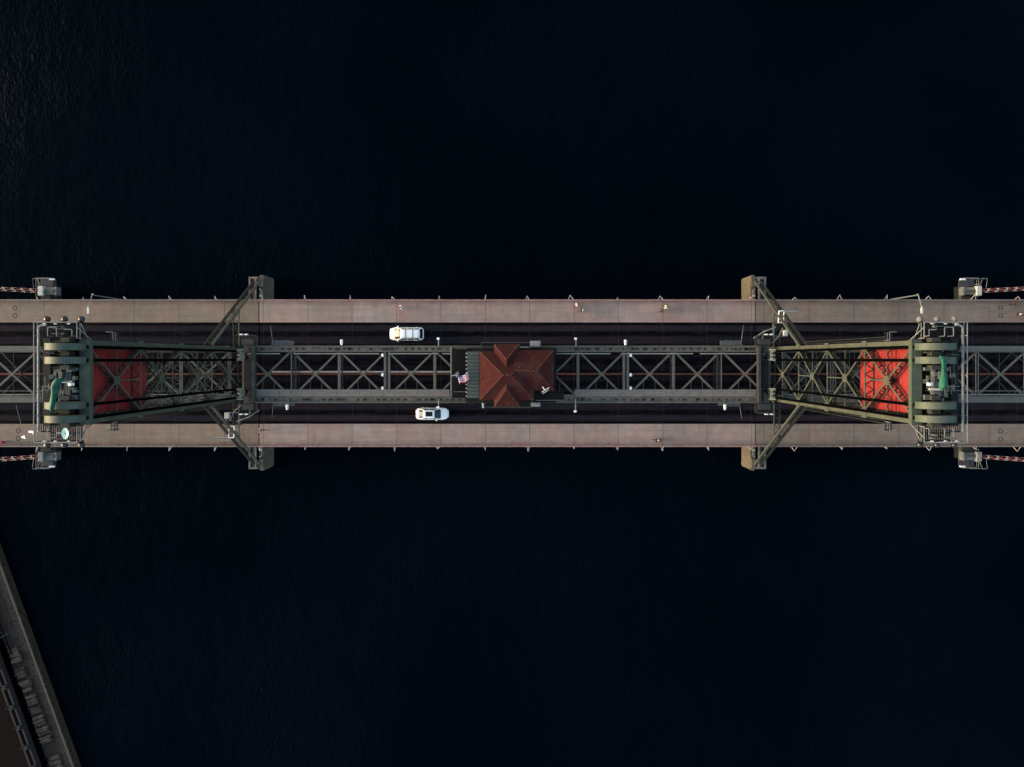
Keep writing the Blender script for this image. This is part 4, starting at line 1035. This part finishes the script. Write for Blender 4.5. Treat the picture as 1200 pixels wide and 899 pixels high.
# suspended scaffold cradles near the towers
def cradle(s, sg, words):
    # basket from the span end out to the outrigger
    e = empty('maintenance_cradle', (s*38.0, sg*6.2, 8.6), label='pale framed maintenance cradle and stair ' + words, cat='cradle', group='maintenance cradles')
    mb = MB(); mb.grating(-.9, .9, -.9, .9, 0, .25, .12); mb.bar((-1.0, -.9, 0), (1.0, .9, 0), .1, .1); mb.build('floor', 'grate', e)
    mb = MB()
    for dx in (-.15, .55): mb.tube([(s*dx, sg*1.0, .6), (s*(dx+.05), sg*2.6, .7)], .09)
    mb.tube([(s*-.15, sg*1.0, .6), (s*.55, sg*1.0, .6)], .08); mb.tube([(s*-.1, sg*2.6, .7), (s*.6, sg*2.6, .7)], .08)
    mb.build('stair_frame', 'white', e)
    mb = MB(); mb.tube([(s*.3, sg*2.5, .7), (s*2.6, sg*2.55, .7)], .1); mb.tube([(s*.4, sg*2.95 if sg < 0 else sg*2.5, .7), (s*2.5, sg*2.9 if sg < 0 else sg*2.5, .7)], .08); mb.build('outer_beam', 'galv', e)
    mb = MB(); mb.tube([(-s*3.6, -sg*1.2, .5), (-s*2.4, -sg*.4, .6), (-s*.5, sg*.4, .6)], .07); mb.tube([(-s*2.3, -sg*1.7, .3), (-s*2.2, -sg*.2, .5), (-s*.6, sg*.2, .5)], .07); mb.tube([(-s*1.0, -sg*1.9, .2), (0, -sg*.9, .4), (s*.5, sg*.3, .5)], .08)
    mb.build('handrail', 'galv', e)
    mb = MB(); mb.box(s*.5, s*1.1, -sg*.9, -sg*.05, .2, .9); mb.build('tool_box', 'pale', e, bevel=.05)
    mb = MB(); mb.rail([(-.9, -.9, 0), (.9, -.9, 0), (.9, .9, 0), (-.9, .9, 0), (-.9, -.9, 0)], 1, .9, .035); mb.build('rail', 'pale_green', e)
cradle(1, 1, 'at the upper front corner of the right tower')
cradle(-1, -1, 'at the lower front corner of the left tower')

# ================================================================== SIDEWALK EMBLEMS
k = 0
for (px, py, w) in ((17.5, 361, 'outer symbol on the upper left sidewalk'), (17.5, 370, 'inner symbol on the upper left sidewalk'), (21.5, 505, 'inner symbol on the lower left sidewalk'), (21.5, 514, 'outer symbol on the lower left sidewalk'),
                    (1172.5, 360.5, 'outer symbol on the upper right sidewalk'), (1172.5, 369.8, 'inner symbol on the upper right sidewalk'), (1172.5, 505.5, 'inner symbol on the lower right sidewalk'), (1172.5, 515, 'outer symbol on the lower right sidewalk')):
    q = at(px, py, .164)
    e = empty('path_symbol', q, label='dark ring mark with pale dashes, ' + w, cat='path marking', group='ring symbols on the sidewalks')
    mb = MB(); n = 20
    for i in range(n):
        t0, t1 = 2*math.pi*i/n, 2*math.pi*(i+1)/n
        if i in (4, 14) and px > 100: continue
        mb.add([(r*math.cos(t), r*math.sin(t), 0) for r, t in ((.22, t0), (.36, t0), (.36, t1), (.22, t1))], [(0, 1, 2, 3)])
    mb.build('ring', 'mark_dark', e)
    mb = MB()
    mb.box(-.16, .16, -.05, .06, 0, .003)
    for d in (-1, 1):
        for j in range(3):
            x = d*(.65 + j*.27); mb.box(x-.1, x+.1, -.05, .06, 0, .003)
    mb.build('lettering', 'mark_pale', e)

# ================================================================== CARS
def superloft(stations, ring):
    """stations: list of (x, halfwidth, zbelt, zcrown)"""
    mb = MB(); n = None
    for (x, w, zb, zc) in stations:
        pts = [(w*.90, .22), (w*.985, .42), (w, .62*zb), (w*.985, .82*zb), (w*.93, zb), (w*.72, zb+(zc-zb)*.6), (w*.36, zb+(zc-zb)*.92), (0, zc)]
        full = pts + [(-y, z) for y, z in pts[-2::-1]]
        n = len(full)
        mb.v += [(x, y, z) for y, z in full]
    m = len(stations)
    for i in range(m-1):
        for k in range(n-1): mb.f.append((i*n+k, i*n+k+1, (i+1)*n+k+1, (i+1)*n+k)); mb.mi.append(0)
        mb.f.append((i*n+n-1, i*n, (i+1)*n, (i+1)*n+n-1)); mb.mi.append(0)
    mb.f.append(tuple(range(n))); mb.mi.append(0); mb.f.append(tuple((m-1)*n+k for k in range(n))[::-1]); mb.mi.append(0)
    return mb

def glass_house(x0, x1, r0, r1, w, wr, zb, zr):
    """cowl x0 -> rear base x1, roof from r0 to r1 (front is +x, so x0 > x1)"""
    mb = MB(); rings = []
    for t in (0, .5, 1):
        z = zb + (zr-zb)*t; ww = w + (wr-w)*(t**1.2); a = x0 + (r0-x0)*t; b = x1 + (r1-x1)*t
        bow = .10
        rings.append([(a+bow, 0, z), (a+bow*.8, ww*.5, z), (a-.06, ww*.93, z), (a-.2, ww, z), (b+.25, ww, z), (b+.05, ww*.93, z), (b-bow, ww*.5, z), (b-bow, 0, z),
                      (b-bow, -ww*.5, z), (b+.05, -ww*.93, z), (b+.25, -ww, z), (a-.2, -ww, z), (a-.06, -ww*.93, z), (a+bow*.8, -ww*.5, z)])
    n = 14; mb.v = [p for r in rings for p in r]
    for i in range(2):
        for k in range(n): mb.f.append((i*n+k, i*n+(k+1) % n, (i+1)*n+(k+1) % n, (i+1)*n+k)); mb.mi.append(0)
    mb.f.append(tuple(2*n+k for k in range(n))); mb.mi.append(0)
    return mb

def wheels(e, xs, w, r=.36):
    for x in xs:
        for s in (-1, 1):
            mb = MB(); mb.tube([(x, s*(w-.24), r), (x, s*(w-.02), r)], r, 20); wh = mb.build('wheel', 'tyre', e, smooth=False, bevel=.02)
            mb = MB(); mb.tube([(x, s*(w-.019), r), (x, s*(w+.005), r)], r*.62, 14)
            for k in range(5):
                t = 2*math.pi*k/5; mb.bar((x, s*(w+.01), r), (x+math.cos(t)*r*.6, s*(w+.01), r+math.sin(t)*r*.6), .06, .02)
            mb.build('rim', 'chrome', wh)

def suv():
    q = at(476.4, 391.3, .9)
    e = empty('parked_suv', (q.x, q.y, 0), math.pi, 'white sport utility vehicle with black roof rails and tan sunshade in the upper lane', 'car')
    e.name = 'suv'
    W = .98
    st = [(-2.50, .70, .62, .66), (-2.44, .84, .80, .86), (-2.25, .93, 1.0, 1.06), (-1.9, .965, 1.08, 1.12), (-1.0, W, 1.10, 1.14), (0, W, 1.10, 1.14), (1.0, W, 1.08, 1.12), (1.6, .97, 1.02, 1.12), (2.05, .93, .94, 1.06), (2.35, .84, .82, .94), (2.52, .66, .66, .76), (2.57, .5, .55, .6)]
    superloft(st, 0).build('body', 'car_white', e, smooth=True, subd=1)
    glass_house(1.70, -2.33, .78, -2.12, .90, .74, 1.06, 1.74).build('window_glass', 'glass_dark', e, smooth=False)
    mb = MB()  # roof skin, slightly crowned
    rw = .735
    for i in range(9):
        x = .86 - i*(2.95/8)
        for j in range(7):
            y = -rw + j*rw/3; k = 1 - (abs(y)/rw)**3*.05
            mb.v.append((x - (.10 if i == 0 else 0)*(abs(y)/rw)**2 + (.08 if i == 8 else 0)*(abs(y)/rw)**2, y, 1.745 + .05*(1-(y/rw)**2)*(1-((i-4)/4.6)**4)))
    for i in range(8):
        for j in range(6): a = i*7+j; mb.f.append((a, a+7, a+8, a+1)); mb.mi.append(0)
    r = mb.build('roof', 'car_white', e, smooth=True); md = r.modifiers.new('s', 'SOLIDIFY'); md.thickness = .04; md.offset = -1
    mb = MB()
    for s in (-1, 1):
        for a, b, w, h in (((1.62, s*.88, 1.10), (.80, s*.75, 1.73), .09, .06), ((-2.28, s*.86, 1.12), (-2.05, s*.74, 1.73), .22, .07), ((-.2, s*.925, 1.1), (-.25, s*.765, 1.72), .1, .03), ((-1.2, s*.925, 1.1), (-1.2, s*.765, 1.72), .1, .03)):
            mb = MB(); mb.bar(a, b, w, h); mb.build('pillar', 'car_white', e)
    for s in (-1, 1):
        mb = MB(); mb.tube([(.62, s*.66, 1.80), (.55, s*.66, 1.86), (-1.85, s*.66, 1.86), (-1.95, s*.66, 1.80)], .035, 6); mb.build('roof_rail', 'trim', e)
        mb = MB(); mb.tube([(1.28, s*.93, 1.12), (1.22, s*1.04, 1.18)], .03); mb.ball((1.22, s*1.08, 1.20), .12, 10, .8); mb.build('wing_mirror', 'car_white', e, smooth=True)
        mb = MB(); mb.ball((2.30, s*.70, .78), .17, 10, .6); mb.build('headlight', 'chrome', e, smooth=True)
        mb = MB(); mb.box(-2.42, -2.30, s*.72, s*.88, .85, 1.15); mb.build('tail_light', 'red_lens', e, bevel=.03)
    for x in (.05, -1.02): mb = MB(); mb.bar((x, -.66, 1.85), (x, .66, 1.85), .07, .03); mb.build('cross_bar', 'trim', e)
    mb = MB(); mb.add([(1.42, -.72, 1.31), (.92, -.66, 1.70), (.92, .30, 1.70), (1.46, .22, 1.31), (1.44, -.25, 1.32)], [(0, 1, 2, 3, 4)])
    mb.v = [(x+.03, y, z+.03) for x, y, z in mb.v]
    o = mb.build('sunshade', 'sunshade', e); md = o.modifiers.new('s', 'SOLIDIFY'); md.thickness = .015
    wheels(e, (1.55, -1.45), W, .38)
    mb = MB(); mb.bar((2.52, -.5, .62), (2.52, .5, .62), .12, .2); mb.build('grille', 'trim', e)
    mb = MB(); mb.box(-2.50, -2.36, -.72, .72, .90, .98); mb.build('rear_step', 'car_white', e, bevel=.03)
suv()

def hatch():
    q = at(506.4, 485, .8)
    e = empty('hatchback', (q.x, q.y, 0), 0, 'white car with dark panoramic sunroof in the lower lane', 'car')
    W = .90
    st = [(-2.45, .55, .60, .64), (-2.40, .68, .82, .88), (-2.2, .80, .96, 1.04), (-1.8, .86, 1.00, 1.06), (-1.0, W, .98, 1.02), (0, W, .96, 1.0), (.9, W, .93, .98), (1.5, .88, .86, .96), (1.95, .83, .78, .89), (2.25, .72, .68, .79), (2.42, .52, .56, .64), (2.46, .4, .5, .54)]
    superloft(st, 0).build('body', 'car_white', e, smooth=True, subd=1)
    glass_house(1.28, -2.02, .38, -1.22, .80, .60, .93, 1.44).build('window_glass', 'glass_mid', e)
    mb = MB(); rw = .60
    for i in range(7):
        x = .42 - i*(1.70/6)
        for j in range(7):
            y = -rw + j*rw/3
            mb.v.append((x, y, 1.445 + .04*(1-(y/rw)**2)))
    for i in range(6):
        for j in range(6): a = i*7+j; mb.f.append((a, a+7, a+8, a+1)); mb.mi.append(0)
    r = mb.build('roof', 'car_white', e, smooth=True); md = r.modifiers.new('s', 'SOLIDIFY'); md.thickness = .04; md.offset = -1
    mb = MB(); mb.box(-.92, .14, -.37, .37, 1.47, 1.53); mb.build('sunroof', 'glass_dark', e, bevel=.02)
    mb = MB()
    for s in (-1, 1):
        for a, b, w, h in (((1.22, s*.77, .95), (.40, s*.61, 1.45), .08, .05), ((-1.95, s*.75, .98), (-1.24, s*.6, 1.45), .10, .06), ((-.4, s*.82, .96), (-.42, s*.64, 1.42), .09, .03)):
            mb = MB(); mb.bar(a, b, w, h); mb.build('pillar', 'car_white', e)
    for s in (-1, 1):
        mb = MB(); mb.tube([(.72, s*.84, 1.0), (.68, s*.95, 1.03)], .03); mb.ball((.68, s*.99, 1.05), .10, 10, .8); mb.build('wing_mirror', 'car_white', e, smooth=True)
        mb = MB(); mb.ball((2.20, s*.58, .66), .15, 10, .6); mb.build('headlight', 'chrome', e, smooth=True)
        mb = MB(); mb.box(-2.40, -2.28, s*.5, s*.72, .78, .92); mb.build('tail_light', 'red_lens', e, bevel=.03)
    wheels(e, (1.5, -1.4), W, .34)
    mb = MB(); mb.box(2.36, 2.47, -.42, .42, .42, .56); mb.build('grille', 'trim', e)
hatch()

# ================================================================== PEOPLE
def skin_chain(name, verts, edges, radii, m, parent, sub=1, root=0):
    me = bpy.data.meshes.new(name); me.from_pydata(verts, edges, []); me.update()
    o = bpy.data.objects.new(name, me); C.objects.link(o); o.parent = parent
    md = o.modifiers.new('skin', 'SKIN')
    for i, r in enumerate(radii): me.skin_vertices[0].data[i].radius = (r, r) if isinstance(r, float) else r
    me.skin_vertices[0].data[root].use_root = True
    sb = o.modifiers.new('s', 'SUBSURF'); sb.levels = sb.render_levels = sub
    me.materials.append(M[m]); return o

def person(px, py, rz, label, top, legs, hair='hair', cyc=False, cap=None, zf=.165, pack=None, stride=.22):
    q = at(px, py, 1.2 if not cyc else 1.2)
    e = empty('person', (q.x, q.y, zf), rz, label, 'person', 'people on the sidewalks')
    if not cyc:
        J = {'pel': (0, 0, .95), 'chest': (.02, 0, 1.28), 'neck': (.03, 0, 1.48), 'head': (.05, 0, 1.62), 'crown': (.05, 0, 1.74),
             'hl': (0, .10, .92), 'kl': (stride*.6, .10, .50), 'al': (stride*.5, .10, .09), 'tl': (stride*.5+.17, .10, .04),
             'hr': (0, -.10, .92), 'kr': (-stride*.2, -.10, .50), 'ar': (-stride*1.1, -.10, .11), 'tr': (-stride*1.1+.16, -.10, .04),
             'sl': (.02, .19, 1.42), 'el': (-.12, .24, 1.15), 'wl': (.02, .25, .93), 'fl': (.05, .25, .84),
             'sr': (.02, -.19, 1.42), 'er': (.10, -.24, 1.15), 'wr': (.26, -.22, 1.0), 'fr': (.33, -.21, .94)}
    else:
        J = {'pel': (-.22, 0, 1.02), 'chest': (.06, 0, 1.26), 'neck': (.24, 0, 1.38), 'head': (.33, 0, 1.50), 'crown': (.34, 0, 1.62),
             'hl': (-.2, .09, 1.0), 'kl': (.2, .11, .78), 'al': (.06, .11, .38), 'tl': (.22, .11, .33),
             'hr': (-.2, -.09, 1.0), 'kr': (.1, -.11, .60), 'ar': (-.06, -.11, .18), 'tr': (.10, -.11, .13),
             'sl': (.18, .19, 1.34), 'el': (.30, .26, 1.12), 'wl': (.48, .24, 1.04), 'fl': (.55, .23, 1.03),
             'sr': (.18, -.19, 1.34), 'er': (.30, -.26, 1.12), 'wr': (.48, -.24, 1.04), 'fr': (.55, -.23, 1.03)}
    rad = {'pel': .145, 'chest': .15, 'neck': .055, 'head': .10, 'crown': .075, 'hl': .09, 'kl': .062, 'al': .045, 'tl': .04, 'hr': .09, 'kr': .062, 'ar': .045, 'tr': .04,
           'sl': .062, 'el': .045, 'wl': .032, 'fl': .036, 'sr': .062, 'er': .045, 'wr': .032, 'fr': .036}
    names = list(J)
    E = [('pel', 'chest'), ('chest', 'neck'), ('neck', 'head'), ('head', 'crown'), ('pel', 'hl'), ('hl', 'kl'), ('kl', 'al'), ('al', 'tl'), ('pel', 'hr'), ('hr', 'kr'), ('kr', 'ar'), ('ar', 'tr'),
         ('chest', 'sl'), ('sl', 'el'), ('el', 'wl'), ('wl', 'fl'), ('chest', 'sr'), ('sr', 'er'), ('er', 'wr'), ('wr', 'fr')]
    # nose on the face, five fingers on each hand
    verts = [J[k] for k in names]; edges = [(names.index(a), names.index(b)) for a, b in E]; radii = [rad[k] for k in names]
    skin_chain('body', verts, edges, radii, 'skin', e, 1, 0)
    for hnd in ('l', 'r'):
        w = Vector(J['w'+hnd]); f = Vector(J['f'+hnd]); d = (f-w).normalized(); sd_ = Vector((0, 1, 0)).cross(d).normalized()
    def sub(keys, Es, grow, name, m):
        ks = keys; return skin_chain(name, [J[k] for k in ks], [(ks.index(a), ks.index(b)) for a, b in Es], [rad[k]+grow for k in ks], m, e, 1, 0)
    sub(['pel', 'chest', 'neck', 'sl', 'el', 'wl', 'sr', 'er', 'wr'], [('pel', 'chest'), ('chest', 'neck'), ('chest', 'sl'), ('sl', 'el'), ('el', 'wl'), ('chest', 'sr'), ('sr', 'er'), ('er', 'wr')], .022, 'jacket', top)
    sub(['pel', 'hl', 'kl', 'al', 'hr', 'kr', 'ar'], [('pel', 'hl'), ('hl', 'kl'), ('kl', 'al'), ('pel', 'hr'), ('hr', 'kr'), ('kr', 'ar')], .016, 'trousers', legs)
    h = Vector(J['head']); mb = MB(); mb.ball((h.x-.02, 0, h.z+.06), .115, 10, 1.0); mb.build('cap' if cap else 'hair', cap or hair, e, smooth=True)
    for a in ('l', 'r'):
        A = Vector(J['a'+a]); T = Vector(J['t'+a]); mb = MB(); mb.bar(A+Vector((-.06, 0, -.035)), T+Vector((.08, 0, 0)), .10, .08); mb.build('shoe', 'cloth_black', e, bevel=.02)
    if pack:
        c = Vector(J['chest']); mb = MB(); mb.box(c.x-.36, c.x-.17, -.15, .15, c.z-.12, c.z+.22); mb.build('backpack', pack, e, bevel=.05)
    return e

def bicycle(px, py, rz, label, m='trim'):
    q = at(px, py, 1.2)
    e = empty('bicycle', (q.x, q.y, .165), rz, label, 'bicycle', 'bicycles on the sidewalks')
    for x in (-.52, .52):
        mb = MB(); n = 24; pts = [(x+.34*math.cos(t), 0, .35+.34*math.sin(t)) for t in [2*math.pi*k/n for k in range(n+1)]]
        mb.tube(pts, .022, 6); wh = mb.build('wheel', 'tyre', e)
        mb = MB()
        for k in range(8): t = math.pi*k/8; mb.tube([(x+.32*math.cos(t), 0, .35+.32*math.sin(t)), (x-.32*math.cos(t), 0, .35-.32*math.sin(t))], .004, 3)
        mb.build('spokes', 'chrome', wh)
    mb = MB()
    for a, b in (((-.52, 0, .35), (-.1, 0, .32)), ((-.52, 0, .35), (-.22, 0, .82)), ((-.1, 0, .32), (-.25, 0, .92)), ((-.1, 0, .32), (.38, 0, .78)), ((-.2, 0, .80), (.36, 0, .86)), ((.34, 0, .96), (.52, 0, .35))): mb.tube([a, b], .018, 6)
    mb.build('frame', m, e)
    mb = MB(); mb.tube([(.50, -.25, 1.0), (.36, -.1, .99), (.36, .1, .99), (.50, .25, 1.0)], .018, 6); mb.build('handlebar', 'trim', e)
    mb = MB(); mb.ball((-.27, 0, .95), .1, 8, .35); mb.build('saddle', 'trim', e, smooth=True)
    mb = MB(); mb.tube([(-.1, -.12, .32), (-.1, .12, .32)], .015); mb.bar((-.1, .1, .32), (-.02, .1, .47), .02, .02); mb.bar((-.1, -.1, .32), (-.18, -.1, .19), .02, .02); mb.build('pedals', 'chrome', e)
    return e

person(676.2, 357.6, R(200), 'person in a pale pink top on the upper sidewalk, nearer the railing', 'cloth_pink', 'cloth_pink', hair='cloth_pink' if False else 'hair', cap='cloth_pink')
person(680.8, 363.4, R(170), 'person in black with a pale bag on the upper sidewalk beside one in pink', 'cloth_black', 'cloth_black', pack='cloth_white')
person(780.6, 360.1, R(20), 'person in a pale lime top on the upper sidewalk right of the house', 'cloth_lime', 'cloth_white')
person(775.6, 363.8, R(190), 'person all in black on the upper sidewalk next to one in lime', 'cloth_black', 'cloth_black')
person(470.2, 360.4, R(180), 'person in a white jacket alone on the upper sidewalk above the suv', 'cloth_white', 'cloth_white')
person(304.8, 504.8, R(160), 'person in a light pink jacket at the left deck joint of the lower sidewalk', 'cloth_pink', 'cloth_grey')
person(2.2, 518.8, R(0), 'person in a red top at the left edge of the lower sidewalk', 'cloth_red', 'cloth_black', cap='cloth_red')
person(1196.6, 367.8, R(15), 'person in dark clothes with a pale bag at the right edge of the upper sidewalk', 'cloth_black', 'cloth_black', pack='cloth_pink')
person(771.2, 516.0, 0, 'cyclist in black riding on the lower sidewalk right of the house', 'cloth_black', 'cloth_black', cyc=True)
bicycle(771.2, 516.0, 0, 'dark bicycle ridden on the lower sidewalk')
person(1192.0, 356.4, math.pi, 'cyclist in dark clothes riding by the railing at the upper right', 'cloth_black', 'cloth_black', cyc=True)
bicycle(1192.0, 356.4, math.pi, 'dark bicycle ridden by the railing at the upper right')
